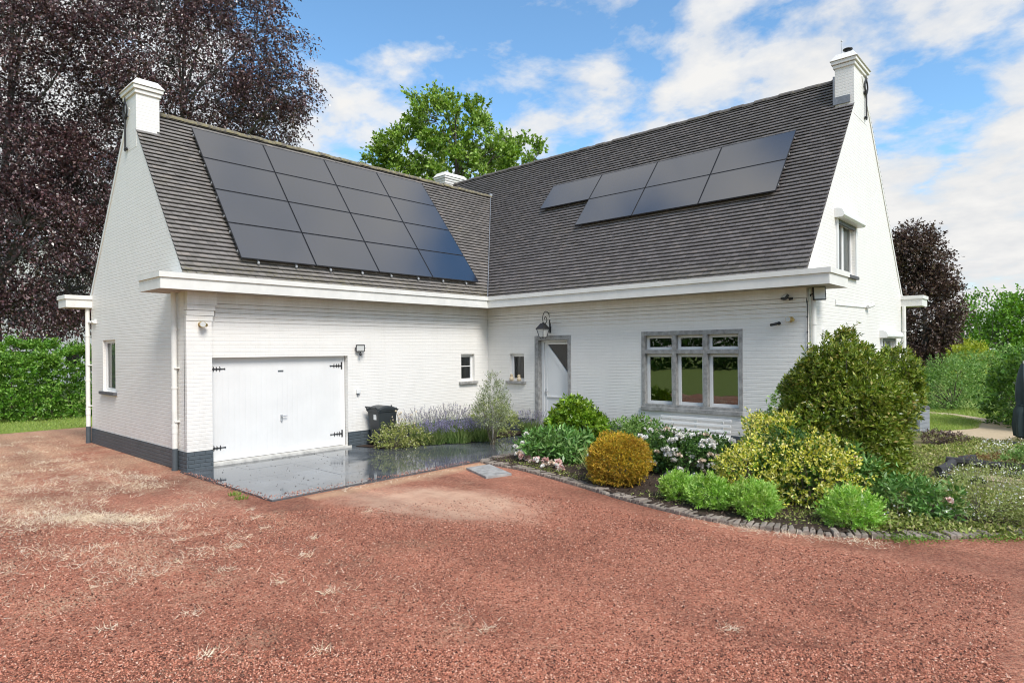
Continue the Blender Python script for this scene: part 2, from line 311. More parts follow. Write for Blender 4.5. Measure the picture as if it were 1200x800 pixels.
LF['lav_grey'] = leafmat('lavender_faded', [(0, (0.16, 0.14, 0.17)), (0.5, (0.25, 0.23, 0.28)), (1, (0.36, 0.33, 0.40))], 0.8, 0.2)
LF['yellowish'] = leafmat('pale_leaf', [(0, (0.12, 0.17, 0.03)), (0.5, (0.28, 0.32, 0.07)), (0.9, (0.45, 0.45, 0.15)), (1, (0.75, 0.72, 0.5))], 0.5, 0.3)
LF['white_petal'] = leafmat('white_petal', [(0, (0.74, 0.71, 0.64)), (0.5, (0.86, 0.84, 0.80)), (1, (0.90, 0.89, 0.86))], 0.6, 0.25)
LF['cream_petal'] = leafmat('cream_petal', [(0, (0.55, 0.40, 0.28)), (0.5, (0.76, 0.64, 0.50)), (1, (0.84, 0.77, 0.68))], 0.6, 0.25)
LF['pink_petal'] = leafmat('pink_petal', [(0, (0.50, 0.30, 0.27)), (0.5, (0.70, 0.47, 0.42)), (1, (0.80, 0.65, 0.60))], 0.6, 0.25)
LF['cover'] = leafmat('ground_cover_leaf', [(0, (0.09, 0.14, 0.022)), (0.5, (0.25, 0.31, 0.06)), (0.8, (0.40, 0.42, 0.13)), (1, (0.52, 0.44, 0.24))], 0.55, 0.3)
LF['grass'] = leafmat('grass_blade', [(0, (0.14, 0.22, 0.03)), (0.5, (0.26, 0.36, 0.06)), (1, (0.42, 0.46, 0.13))], 0.5, 0.3)
LF['straw'] = leafmat('straw_blade', [(0, (0.55, 0.43, 0.28)), (0.5, (0.78, 0.66, 0.48)), (1, (0.88, 0.80, 0.65))], 0.7, 0.2)
LF['weed'] = leafmat('weed_leaf', [(0, (0.09, 0.18, 0.02)), (0.5, (0.17, 0.29, 0.04)), (1, (0.30, 0.36, 0.10))], 0.5, 0.3)
LF['feather'] = leafmat('feather_leaf', [(0, (0.17, 0.23, 0.05)), (0.5, (0.33, 0.40, 0.11)), (1, (0.52, 0.55, 0.24))], 0.5, 0.3)
LF['mid_shrub'] = leafmat('shrub_leaf', [(0, (0.07, 0.16, 0.028)), (0.5, (0.18, 0.33, 0.07)), (1, (0.36, 0.50, 0.17))], 0.42, 0.34)
LF['dark_shrub'] = leafmat('dark_shrub_leaf', [(0, (0.03, 0.08, 0.010)), (0.5, (0.09, 0.20, 0.026)), (1, (0.21, 0.36, 0.065))], 0.38, 0.3)
LF['gold_shrub'] = leafmat('gold_shrub_leaf', [(0, (0.20, 0.28, 0.02)), (0.5, (0.36, 0.42, 0.04)), (1, (0.52, 0.54, 0.10))], 0.45, 0.35)

# ------------------------------------------------------------------ mesh helpers
def link(o, parent=None):
    COL.objects.link(o)
    if parent is not None: o.parent = parent
    return o
def tag(o, label=None, cat=None, group=None, kind=None):
    for k, v in (('label', label), ('category', cat), ('group', group), ('kind', kind)):
        if v is not None: o[k] = v
    return o
def empty(name, loc=(0, 0, 0), rz=0.0):
    o = bpy.data.objects.new(name, None); o.location = loc; o.rotation_euler = (0, 0, rz); o.empty_display_size = 0.2
    return link(o)
def box_uv(me):
    n = len(me.loops)
    if n == 0: return
    co = np.empty(len(me.vertices) * 3, np.float32); me.vertices.foreach_get('co', co); co = co.reshape(-1, 3)
    lv = np.empty(n, np.int32); me.loops.foreach_get('vertex_index', lv)
    pn = np.empty(len(me.polygons) * 3, np.float32); me.polygons.foreach_get('normal', pn); pn = np.abs(pn.reshape(-1, 3))
    lt = np.empty(len(me.polygons), np.int32); me.polygons.foreach_get('loop_total', lt)
    nn = np.repeat(pn, lt, axis=0); c = co[lv]
    u = np.where(nn[:, 0] > np.maximum(nn[:, 1], 0.0001), c[:, 1], c[:, 0]); v = c[:, 2].copy()
    flat = nn[:, 2] > 0.9
    u = np.where(flat, c[:, 0], u); v = np.where(flat, c[:, 1], v)
    uvl = me.uv_layers.new(name='UVMap'); uvl.data.foreach_set('uv', np.stack([u, v], 1).astype(np.float32).ravel())
class MB:
    def __init__(s): s.v = []; s.f = []; s.mi = []
    def add(s, vs, fs, mi=0):
        b = len(s.v); s.v += [tuple(map(float, v)) for v in vs]; s.f += [tuple(b + i for i in f) for f in fs]; s.mi += [mi] * len(fs); return s
    def box(s, a, b, mi=0):
        x0, x1 = sorted((a[0], b[0])); y0, y1 = sorted((a[1], b[1])); z0, z1 = sorted((a[2], b[2]))
        return s.add([(x0, y0, z0), (x1, y0, z0), (x1, y1, z0), (x0, y1, z0), (x0, y0, z1), (x1, y0, z1), (x1, y1, z1), (x0, y1, z1)],
              [(0, 3, 2, 1), (4, 5, 6, 7), (0, 1, 5, 4), (1, 2, 6, 5), (2, 3, 7, 6), (3, 0, 4, 7)], mi)
    def poly(s, vs, mi=0): return s.add(vs, [tuple(range(len(vs)))], mi)
    def prism(s, pts, z0, z1, mi=0, mib=None):   # plan polygon, counter-clockwise
        n = len(pts)
        a = sum(pts[i][0] * pts[(i + 1) % n][1] - pts[(i + 1) % n][0] * pts[i][1] for i in range(n))
        if a < 0: pts = pts[::-1]
        s.add([(x, y, z1) for x, y in pts], [tuple(range(n))], mi)
        s.add([(x, y, z0) for x, y in pts], [tuple(range(n - 1, -1, -1))], mi if mib is None else mib)
        for i in range(n):
            (x0, y0), (x1, y1) = pts[i], pts[(i + 1) % n]
            s.add([(x0, y0, z0), (x1, y1, z0), (x1, y1, z1), (x0, y0, z1)], [(0, 1, 2, 3)], mi)
        return s
    def frustum(s, c0, c1, half0, half1, mi=0):   # four-sided, centres c0 (bottom), c1 (top), half sizes (hx,hy)
        q = []
        for c, h in ((c0, half0), (c1, half1)):
            q += [(c[0] - h[0], c[1] - h[1], c[2]), (c[0] + h[0], c[1] - h[1], c[2]), (c[0] + h[0], c[1] + h[1], c[2]), (c[0] - h[0], c[1] + h[1], c[2])]
        return s.add(q, [(0, 3, 2, 1), (4, 5, 6, 7), (0, 1, 5, 4), (1, 2, 6, 5), (2, 3, 7, 6), (3, 0, 4, 7)], mi)
    def tube(s, pts, r, n=8, cap=True, mi=0):
        pts = [Vector(p) for p in pts]; rr = r if isinstance(r, (list, tuple)) else [r] * len(pts)
        rings = []; prev = None
        for i, p in enumerate(pts):
            t = (pts[min(i + 1, len(pts) - 1)] - pts[max(i - 1, 0)])
            if t.length < 1e-9: t = Vector((0, 0, 1))
            t.normalize()
            if prev is None:
                a = Vector((0, 0, 1)) if abs(t.z) < 0.9 else Vector((1, 0, 0)); u = t.cross(a).normalized()
            else:
                u = (prev - t * prev.dot(t)); u = u.normalized() if u.length > 1e-6 else t.orthogonal().normalized()
            prev = u; w = t.cross(u)
            rings.append([p + (u * math.cos(2 * math.pi * k / n) + w * math.sin(2 * math.pi * k / n)) * rr[i] for k in range(n)])
        vs = [v for ring in rings for v in ring]; fs = []
        for i in range(len(pts) - 1):
            for k in range(n): fs.append((i * n + k, i * n + (k + 1) % n, (i + 1) * n + (k + 1) % n, (i + 1) * n + k))
        if cap: fs += [tuple(range(n - 1, -1, -1)), tuple((len(pts) - 1) * n + k for k in range(n))]
        return s.add(vs, fs, mi)
    def cyl(s, a, b, r, n=16, mi=0): return s.tube([a, b], r, n, True, mi)
    def lathe(s, c, prof, n=20, mi=0):
        vs = []; fs = []
        for r, z in prof:
            for k in range(n): vs.append((c[0] + r * math.cos(2 * math.pi * k / n), c[1] + r * math.sin(2 * math.pi * k / n), c[2] + z))
        for i in range(len(prof) - 1):
            for k in range(n): fs.append((i * n + k, i * n + (k + 1) % n, (i + 1) * n + (k + 1) % n, (i + 1) * n + k))
        fs += [tuple(range(n - 1, -1, -1)), tuple((len(prof) - 1) * n + k for k in range(n))]
        return s.add(vs, fs, mi)
    def ball(s, c, r, n=10, sq=(1, 1, 1), mi=0):
        prof = [(math.sin(math.pi * i / n), -math.cos(math.pi * i / n)) for i in range(1, n)]
        b = len(s.v); s.lathe((0, 0, 0), prof, 2 * n, mi)
        for i in range(b, len(s.v)):
            x, y, z = s.v[i]; s.v[i] = (c[0] + x * r * sq[0], c[1] + y * r * sq[1], c[2] + z * r * sq[2])
        return s
    def build(s, name, mats, parent=None, smooth=False, bevel=0.0, seg=2):
        me = bpy.data.meshes.new(name); me.from_pydata(s.v, [], s.f)
        for m in (mats if isinstance(mats, (list, tuple)) else [mats]): me.materials.append(m)
        if any(s.mi): me.polygons.foreach_set('material_index', s.mi)
        me.update(); box_uv(me)
        if smooth:
            me.polygons.foreach_set('use_smooth', [True] * len(me.polygons))
            try: me.set_sharp_from_angle(angle=R(40))
            except Exception: pass
        o = link(bpy.data.objects.new(name, me), parent)
        if bevel:
            b = o.modifiers.new('bevel', 'BEVEL'); b.width = bevel; b.segments = seg; b.limit_method = 'ANGLE'; b.angle_limit = R(40); b.harden_normals = False
        return o
def np_mesh(name, V, nper, mats, parent=None, smooth=False, midx=None):
    """V (faces, nper, 3): each face its own island"""
    V = np.asarray(V, np.float32); n = len(V)
    me = bpy.data.meshes.new(name); me.vertices.add(n * nper); me.vertices.foreach_set('co', V.ravel())
    me.loops.add(n * nper); me.loops.foreach_set('vertex_index', np.arange(n * nper, dtype=np.int32))
    me.polygons.add(n); me.polygons.foreach_set('loop_start', np.arange(0, n * nper, nper, dtype=np.int32))
    for m in (mats if isinstance(mats, (list, tuple)) else [mats]): me.materials.append(m)
    if midx is not None: me.polygons.foreach_set('material_index', np.asarray(midx, np.int32))
    me.update(calc_edges=True)
    return link(bpy.data.objects.new(name, me), parent)
def np_mesh_if(name, V, F, mats, parent=None, midx=None):
    """shared-vertex arrays: V (nv,3), F (nf,k)"""
    V = np.asarray(V, np.float32); F = np.asarray(F, np.int32); k = F.shape[1]
    me = bpy.data.meshes.new(name); me.vertices.add(len(V)); me.vertices.foreach_set('co', V.ravel())
    me.loops.add(F.size); me.loops.foreach_set('vertex_index', F.ravel())
    me.polygons.add(len(F)); me.polygons.foreach_set('loop_start', np.arange(0, F.size, k, dtype=np.int32))
    for m in (mats if isinstance(mats, (list, tuple)) else [mats]): me.materials.append(m)
    if midx is not None: me.polygons.foreach_set('material_index', np.asarray(midx, np.int32))
    me.update(calc_edges=True); box_uv(me)
    return link(bpy.data.objects.new(name, me), parent)
def copy_tree(o, parent=None):
    c = o.copy(); COL.objects.link(c); c.parent = parent
    if parent is not None: c.matrix_parent_inverse = o.matrix_parent_inverse
    for ch in o.children: copy_tree(ch, c)
    return c
def norm(a): return a / np.maximum(np.linalg.norm(a, axis=-1, keepdims=True), 1e-9)

# ------------------------------------------------------------------ foliage generators
def leaf_quads(P, D, L, W, fold=0.2, flat=None):
    n = len(P); D = norm(D)
    ref = rng.normal(size=(n, 3)) if flat is None else norm(np.tile([0, 0, 1.0], (n, 1)) + rng.normal(size=(n, 3)) * flat)
    S = norm(np.cross(D, ref)); N = np.cross(S, D)
    L = np.broadcast_to(np.asarray(L, float).reshape(-1, 1), (n, 1)); W = np.broadcast_to(np.asarray(W, float).reshape(-1, 1), (n, 1))
    a = P; c = P + D * L - N * L * 0.12
    mid = P + D * L * 0.48 + N * W * fold
    return np.stack([a, mid + S * W * 0.5, c, mid - S * W * 0.5], 1)
def blades(P, D, L, W, bend=0.3):
    """two-quad tapering blades as separate 4-gons sharing a look"""
    n = len(P); D = norm(D); L = np.asarray(L).reshape(-1, 1); W = np.asarray(W).reshape(-1, 1)
    S = norm(np.cross(D, rng.normal(size=(n, 3)))); B = np.cross(S, D) * bend
    p1 = P + D * L * 0.55 + B * L * 0.12; p2 = P + D * L + B * L * 0.6
    q1 = np.stack([P - S * W * .5, P + S * W * .5, p1 + S * W * .4, p1 - S * W * .4], 1)
    q2 = np.stack([p1 - S * W * .4, p1 + S * W * .4, p2 + S * W * .06, p2 - S * W * .06], 1)
    return np.concatenate([q1, q2])
def lobe_points(lobes, n, inner=0.3, bump_amp=0.12, zmin=0.02, freq=4.0):
    lobes = np.asarray(lobes, float); C = lobes[:, :3]; Rr = lobes[:, 3:6]
    w = (Rr[:, 0] * Rr[:, 1] + Rr[:, 0] * Rr[:, 2] + Rr[:, 1] * Rr[:, 2]); w /= w.sum()
    Pp = []; Nn = []; tot = 0
    kk = rng.normal(size=(7, 3)) * freq; ph = rng.uniform(0, 6.28, 7)
    while tot < n:
        m = n * 2
        i = rng.choice(len(lobes), m, p=w); d = norm(rng.normal(size=(m, 3)))
        b = 1 + bump_amp * np.sin((d + C[i] * 0.3) @ kk.T + ph).sum(1) / 2.6
        r = np.where(rng.random(m) < inner, rng.uniform(0.5, 0.95, m), rng.uniform(0.93, 1.04, m)) * b
        p = C[i] + d * Rr[i] * r[:, None]; nn = norm(d / Rr[i])
        ok = p[:, 2] > zmin
        for j in range(len(lobes)):
            q = np.linalg.norm((p - C[j]) / Rr[j], axis=1); ok &= ~((q < 0.62) & (i != j))
        Pp.append(p[ok]); Nn.append(nn[ok]); tot += ok.sum()
    return np.concatenate(Pp)[:n], np.concatenate(Nn)[:n]
def shoot_leaves(S, Nn, k, h, L, W, sp0=1.2, sp1=0.4, up=0.35, rand=0.4, fold=0.2, lvar=0.5):
    """k leaves spiralling along each shoot of length h"""
    n = len(S); d = norm(Nn + np.array([0, 0, up]) + rng.normal(size=(n, 3)) * rand)
    u = norm(np.cross(d, rng.normal(size=(n, 3)))); w = np.cross(d, u)
    t = np.tile((np.arange(k) + 0.5) / k, (n, 1)); ang = np.arange(k) * 2.4 + rng.uniform(0, 6.28, (n, 1))
    hh = h * rng.uniform(0.6, 1.3, (n, 1))
    pos = S[:, None] + d[:, None] * (t * hh)[..., None]
    perp = u[:, None] * np.cos(ang)[..., None] + w[:, None] * np.sin(ang)[..., None]
    sp = sp0 + (sp1 - sp0) * t + rng.normal(size=t.shape) * 0.15
    dd = d[:, None] * np.cos(sp)[..., None] + perp * np.sin(sp)[..., None]
    ll = L * (1 + lvar * rng.uniform(-1, 1, t.shape)) * (1.0 - 0.25 * t)
    return leaf_quads(pos.reshape(-1, 3), dd.reshape(-1, 3), ll.ravel(), (ll * W / L).ravel(), fold)
def stems_mb(base, tips, r0=0.015, r1=0.004, sides=5, sag=0.15):
    mb = MB()
    for t in tips:
        b = Vector(base) + Vector((random.uniform(-.05, .05), random.uniform(-.05, .05), 0)); t = Vector(t)
        mid = b.lerp(t, 0.5) + Vector((0, 0, sag * (t - b).length * 0.4)) + Vector((random.gauss(0, .03), random.gauss(0, .03), 0))
        q = [b, b.lerp(mid, .5) + Vector((0, 0, 0.01)), mid, mid.lerp(t, .5), t]
        mb.tube(q, [r0, r0 * .8, (r0 + r1) / 2, r1 * 1.3, r1], sides)
    return mb
def shrub(name, base, lobes, n, k, h, L, W, m, label, cat, group=None, inner=0.35, amp=0.12, nstem=14, stem_r=0.016, up=0.35, rand=0.4, sp0=1.2, sp1=0.4, stem_mat=None, freq=4.0, extra=None, zmin=0.02):
    """lobes are relative to base"""
    root = empty(name, base); tag(root, label, cat, group)
    S, Nn = lobe_points(lobes, n, inner, amp, zmin, freq)
    V = shoot_leaves(S, Nn, k, h, L, W, sp0, sp1, up, rand)
    if extra is not None: V = np.concatenate([V, extra])
    np_mesh('foliage', V, 4, m, root)
    ii = rng.choice(len(S), min(nstem, len(S)), replace=False)
    stems_mb((0, 0, -0.03), S[ii] * 0.92, stem_r, stem_r * .3).build('stem', stem_mat or M['stem'], root)
    return root
def tree(name, base, lobes, ncl, nl, L, W, m, bark, label, cat, group=None, tr=0.45, cr=0.8, droop=0.0, top=None, inner=0.45, shoots=9, flat=None, limb_n=None, low=0.3, extra_limbs=()):
    """world lobes (x,y,z,rh,rv); trunk up through the crown, limbs to every lobe, twigs to every leaf cluster"""
    root = empty(name, base); tag(root, label, cat, group)
    B = np.array(base, float); lob = np.array([(x - B[0], y - B[1], z - B[2], rh, rh, rv) for x, y, z, rh, rv in lobes])
    wood = MB(); skel = []
    ctr = lob[:, :3].mean(0); zt = lob[:, 2].max() if top is None else top
    tp = [np.array([0, 0, -0.2]), np.array([0.02 * zt * rng.normal() * .3, 0.02 * zt * rng.normal() * .3, zt * 0.3])]
    tp += [np.array([ctr[0] * .55, ctr[1] * .55, zt * .62]), np.array([ctr[0] * .85, ctr[1] * .85, zt * .98])]
    def interp(pts, n):
        pts = np.array(pts); t = np.linspace(0, len(pts) - 1, n); out = []
        for q in t:
            i = min(int(q), len(pts) - 2); f = q - i
            p0 = pts[max(i - 1, 0)]; p1 = pts[i]; p2 = pts[i + 1]; p3 = pts[min(i + 2, len(pts) - 1)]
            out.append(.5 * ((2 * p1) + (-p0 + p2) * f + (2 * p0 - 5 * p1 + 4 * p2 - p3) * f * f + (-p0 + 3 * p1 - 3 * p2 + p3) * f ** 3))
        return np.array(out)
    T = interp(tp, 14); rad = np.linspace(1, 0.12, 14) ** 1.1 * tr; rad[0] = tr * 1.35
    wood.tube(T, list(rad), 10)
    for p in T[5:]: skel.append((p, 0.06 * tr + 0.02))
    for l in lob:
        c = l[:3]; hz = max(zt * low, c[2] - np.hypot(c[0], c[1]) * 0.8 - l[5] * .6)
        i = int(np.argmin(np.abs(T[:, 2] - hz))); s = T[i]
        for rep in range(1 + int(l[3] > 2.0)):
            e = c + rng.normal(size=3) * l[3:6] * 0.25 + np.array([0, 0, l[5] * 0.3])
            mid = s * .5 + e * .5 + rng.normal(size=3) * 0.06 * np.linalg.norm(e - s) + np.array([0, 0, 0.10 * np.linalg.norm(e - s)])
            q = interp([s, mid, e], 9); r0 = min(rad[i] * .6, 0.035 * np.linalg.norm(e - s) + 0.02)
            wood.tube(q, list(np.linspace(r0, 0.02, 9)), 7)
            for p in q[2:]: skel.append((p, 0.02))
    for e in extra_limbs:
        e = np.array(e) - B; i = int(np.argmin(np.abs(T[:, 2] - e[2]))); q = interp([T[i], (T[i] + e) / 2 + np.array([0, 0, .4]), e], 8); wood.tube(q, list(np.linspace(.14, .03, 8)), 7)
    SP = np.array([p for p, _ in skel])
    C, Nn = lobe_points(lob, ncl, inner, 0.16, 0.8, 3.0)
    Vs = []
    for c, nn in zip(C, Nn):
        d2 = ((SP - c) ** 2).sum(1) + np.where(SP[:, 2] > c[2] + 0.3, 4.0, 0.0); s = SP[int(np.argmin(d2))]
        ln = np.linalg.norm(c - s)
        if ln < 6 * 1.0:
            mid = (s + c) / 2 + np.array([0, 0, 0.08 * ln]); wood.tube([s, mid, c], [0.012 + 0.004 * ln, 0.010, 0.005], 4, False)
        od = norm((c - s) / max(ln, .01) + nn * .8)
        ns = shoots
        sd = norm(od + rng.normal(size=(ns, 3)) * 0.62 + np.array([0, 0, -droop]))
        st = c + rng.normal(size=(ns, 3)) * cr * 0.17 - od * cr * 0.2
        kk = max(2, nl // ns)
        t = rng.random((ns, kk)); pos = st[:, None] + sd[:, None] * (t * cr)[..., None] + np.array([0, 0, -droop * .5]) * (t ** 2 * cr)[..., None]
        dd = sd[:, None] + rng.normal(size=(ns, kk, 3)) * 0.65 + np.array([0, 0, -droop * .6])
        Vs.append((pos.reshape(-1, 3), dd.reshape(-1, 3)))
    P = np.concatenate([a for a, b in Vs]); D = np.concatenate([b for a, b in Vs])
    ll = L * rng.uniform(0.65, 1.3, len(P))
    np_mesh('crown', leaf_quads(P, D, ll, ll * W / L, 0.25, flat), 4, m, root)
    wood.build('trunk', bark, root, smooth=True)
    return root
def poly_sheet(name, pts, z, m, kind='structure', sub=None):
    mb = MB(); mb.poly([(x, y, z) for x, y in pts]); o = mb.build(name, m); o['kind'] = kind
    if o.data.polygons[0].normal.z < 0: o.data.flip_normals()
    return o

# ================================================================== THE SETTING
poly_sheet('ground', [(-260, -260), (260, -260), (260, 260), (-260, 260)], -0.06, M['lawn'])
poly_sheet('driveway', [(-10.4, -16.2), (-10.42, -7.5), (-10.3, -2.0), (-6.0, -1.5), (-6.0, 0.5), (0.0, 0.5), (4.2, 0.2), (4.2, -3.9), (7.05, -4.6), (8.78, -5.0), (9.95, -5.0), (10.84, -4.6), (11.63, -4.0), (12.45, -3.1), (14.5, -1.0), (26, 3), (40, -2), (40, -16.8), (22, -16.2), (4, -16.6)], 0.0, M['gravel'])
poly_sheet('garden', [(9.0, -4.9), (9.95, -5.0), (10.84, -4.6), (11.63, -4.0), (12.45, -3.1), (14.5, -1.0), (22, 4), (22, 9.4), (11.1, 9.0), (10.0, 7.2), (8.0, 7.2), (8.0, -2)], 0.012, M['garden_soil'], 'structure')
poly_sheet('lawn', [(8.6, 7.2), (10.0, 7.25), (10.6, 8.2), (10.55, 10.4), (9.6, 12.0), (8.0, 12.6), (4, 12.6), (4, 7.2)], 0.016, M['lawn'])
poly_sheet('path', [(10.0, 7.2), (10.4, 6.2), (11.4, 5.9), (11.7, 7.5), (11.4, 9.5), (10.9, 11.2), (9.6, 12.7), (7.6, 13.4), (7.6, 12.6), (9.6, 12.0), (10.55, 10.4), (10.6, 8.2)], 0.02, M['sand_path'])
# raised planting soil of the front bed, gently mounded, inside the brick edging
EDGE = [(3.75, -0.6), (3.72, -2.4), (3.68, -3.75), (3.95, -4.02), (4.9, -4.08), (6.0, -4.35), (7.05, -4.66), (7.9, -4.92), (8.78, -5.09), (9.4, -5.14), (9.95, -5.08), (10.4, -4.93), (10.84, -4.70), (11.25, -4.42), (11.63, -4.12), (12.0, -3.72), (12.38, -3.24)]
def smooth_path(pts, step):
    pts = [Vector((x, y, 0)) for x, y in pts]; out = []
    for i in range(len(pts) - 1):
        p0 = pts[max(i - 1, 0)]; p1 = pts[i]; p2 = pts[i + 1]; p3 = pts[min(i + 2, len(pts) - 1)]
        for k in range(12):
            f = k / 12; out.append(.5 * ((2 * p1) + (p2 - p0) * f + (2 * p0 - 5 * p1 + 4 * p2 - p3) * f * f + (3 * p1 - p0 - 3 * p2 + p3) * f ** 3))
    out.append(pts[-1]); res = [out[0]]; acc = 0
    for a, b in zip(out, out[1:]):
        d = (b - a).length; t = step - acc
        while t <= d: res.append(a.lerp(b, t / d)); t += step
        acc = (acc + d) % step
    return res
EP = smooth_path(EDGE, 0.082)
bed = [(p.x, p.y) for p in EP[::4]] + [(12.3, -2.2), (10.2, -0.6), (9.4, 0.2), (8.9, -0.03), (3.75, -0.03)]
def in_poly(x, y, poly):
    c = np.zeros(np.shape(x), bool); n = len(poly)
    for i in range(n):
        x0, y0 = poly[i]; x1, y1 = poly[(i + 1) % n]
        cond = ((y0 > y) != (y1 > y)); xi = (x1 - x0) * (y - y0) / ((y1 - y0) if y1 != y0 else 1e-9) + x0
        c ^= cond & (x < xi)
    return c
mb = MB(); mb.poly([(x, y, 0.045) for x, y in bed]); o = mb.build('flower_bed', M['soil']); o['kind'] = 'structure'
if o.data.polygons[0].normal.z < 0: o.data.flip_normals()
# lavender border soil by the garage wall
poly_sheet('border_soil', [(0.02, -4.55), (0.9, -4.3), (1.25, -3.2), (1.6, -2.2), (1.78, -0.02), (0.02, -0.02)], 0.050, M['soil'])
# patio of bluestone slabs, real joints
mb = MB(); rnd = random.Random(3)
mb.box((0.0, -8.5, -0.05), (3.66, -0.02, 0.020), 1)
xs = [0.02, 0.92, 1.83, 2.74, 3.66]
y = -8.5; row = 0
while y < -0.1:
    y1 = min(y + 0.905, -0.02)
    for i in range(4):
        dz = rnd.uniform(-.0012, .0012)
        mb.box((xs[i] + .002, y + .002, 0.012), (xs[i + 1] - .002, y1 - .002, 0.034 + dz))
    y += 0.905; row += 1
o = mb.build('patio', [M['wet_slab'], M['dark_stone']]); o['kind'] = 'structure'
p_l = rng.uniform([.1, -8.3], [3.6, -3.4], (240, 2)); n_l = len(p_l)
o = np_mesh('leaf_litter', leaf_quads(np.concatenate([p_l, np.full((n_l, 1), .038)], 1), np.stack([rng.normal(size=n_l), rng.normal(size=n_l), rng.normal(size=n_l) * .2], 1), rng.uniform(.012, .035, n_l), rng.uniform(.008, .018, n_l), .2), 4, M['bark']); tag(o, 'specks of leaf litter and grit lying on the wet patio slabs', 'litter', kind='stuff')
# brick on edge along the bed: one mortared kerb
mb = MB(); rnd = random.Random(5)
for i, p in enumerate(EP):
    q = EP[min(i + 1, len(EP) - 1)]; pr = EP[max(i - 1, 0)]
    t = (q - pr).normalized(); nrm = Vector((-t.y, t.x, 0)); hw = 0.033; hl = 0.10; a = rnd.gauss(0, .09)
    t2 = (t * math.cos(a) + nrm * math.sin(a)); n2 = Vector((-t2.y, t2.x, 0)); zt = 0.052 + rnd.gauss(0, .010); c = p + nrm * rnd.gauss(0.02, .006)
    lean = 0.02
    vs = []
    for z, sh in ((-.04, 0), (zt - .012, 0), (zt, .010)):
        for sx, sy in ((-1, -1), (1, -1), (1, 1), (-1, 1)):
            v = c + t2 * sx * (hw - sh) + n2 * sy * (hl - sh); vs.append((v.x, v.y, z + (0.012 * sx if z > 0 else 0) * rnd.uniform(-.4, 1)))
    mb.add(vs, [(0, 1, 5, 4), (1, 2, 6, 5), (2, 3, 7, 6), (3, 0, 4, 7), (4, 5, 9, 8), (5, 6, 10, 9), (6, 7, 11, 10), (7, 4, 8, 11), (8, 9, 10, 11)])
o = mb.build('brick_edging', M['edging_brick']); tag(o, 'low kerb of weathered bricks on edge curving round the front flower bed', 'garden edging')
mb = MB(); mb.prism([(4.06, -4.76), (4.98, -5.14), (5.12, -4.62), (4.14, -4.20)], 0.002, 0.042)
o = mb.build('paving_slab', M['stone'], bevel=0.006); tag(o, 'single grey paving slab lying on red gravel at the end of the brick edging', 'paving slab')

# ================================================================== THE HOUSE
WL, LL, LR, WR = 6.153, 8.402, 8.86, 8.666
ZE, SE, ZL, ZR = 3.698, 0.101, 7.872, 9.06
XB = -6.6                       # left end of the right wing
house = empty('house', (0, 0, 0)); tag(house, 'white painted brick L-shaped house with steep dark tiled roofs and grey plinth', 'house')
def plane(kind, c):
    if kind == 'x': return lambda u, z, d: (c + d, u, z)       # faces +X
    return lambda u, z, d: (u, c - d, z)                        # faces -Y
def wall_mesh(F, u0, u1, z0, top, openings, depth, breaks=(), thick=True):
    """top(u) gives the wall head; openings (u0,u1,z0,z1) get real reveals"""
    mb = MB(); us = sorted(set([u0, u1] + [b for b in breaks] + [q for o in openings for q in o[:2]]))
    def quad(a, b): mb.poly(a if b else a[::-1])
    flip = F(0, 0, 1)[0] != F(0, 0, 0)[0]
    for a, b in zip(us, us[1:]):
        m = (a + b) / 2; zs = [(z0, z0)]
        ops = sorted([o for o in openings if o[0] < m < o[1]], key=lambda o: o[2]); cur = (z0, z0)
        for o in ops:
            if o[2] > cur[0]: mb.poly([F(a, cur[0], 0), F(b, cur[1], 0), F(b, o[2], 0), F(a, o[2], 0)])
            cur = (o[3], o[3])
        mb.poly([F(a, cur[0], 0), F(b, cur[1], 0), F(b, top(b), 0), F(a, top(a), 0)])
    for a, b, c, e in openings:
        d = -depth
        mb.poly([F(a, c, 0), F(a, e, 0), F(a, e, d), F(a, c, d)]); mb.poly([F(b, e, 0), F(b, c, 0), F(b, c, d), F(b, e, d)])
        mb.poly([F(a, e, 0), F(b, e, 0), F(b, e, d), F(a, e, d)]); mb.poly([F(b, c, 0), F(a, c, 0), F(a, c, d), F(b, c, d)])
    return mb
def boxm(mb, F, u0, u1, z0, z1, d0, d1, mi=0): return mb.box(F(u0, z0, d0), F(u1, z1, d1), mi)
FG, FR_, FL, FE = plane('x', 0.0), plane('y', 0.0), plane('y', -LL), plane('x', LR)
GAR = (-7.92, -4.74, 0.0, 2.205); SWG = (-1.07, -0.55, 1.44, 2.215)
DOOR = (1.80, 3.02, 0.0, 2.68); WIN = (5.12, 7.56, 0.89, 2.71); SWR = (0.86, 1.40, 1.44, 2.215)
LWIN = (-5.20, -4.22, 1.38, 2.64); UW = (2.10, 3.52, 3.98, 5.18); LW2 = (6.08, 7.62, 0.95, 2.56)
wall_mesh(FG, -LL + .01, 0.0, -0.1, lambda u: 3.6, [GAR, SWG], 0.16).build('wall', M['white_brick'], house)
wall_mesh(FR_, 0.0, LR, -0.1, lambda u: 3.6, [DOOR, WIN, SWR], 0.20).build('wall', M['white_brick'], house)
def topL(u):
    a = -WL / 2
    return ZE - 0.02 + (ZL - ZE) * (1 - abs(u - a) / (WL / 2 + SE))
def topR(u):
    a = WR / 2
    return ZE - 0.02 + (ZR - ZE) * (1 - abs(u - a) / (WR / 2 + SE))
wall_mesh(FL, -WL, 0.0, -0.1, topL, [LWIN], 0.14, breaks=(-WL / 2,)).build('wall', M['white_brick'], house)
wall_mesh(FE, 0.0, WR, -0.1, topR, [UW, LW2], 0.14, breaks=(WR / 2,)).build('wall', M['white_brick'], house)
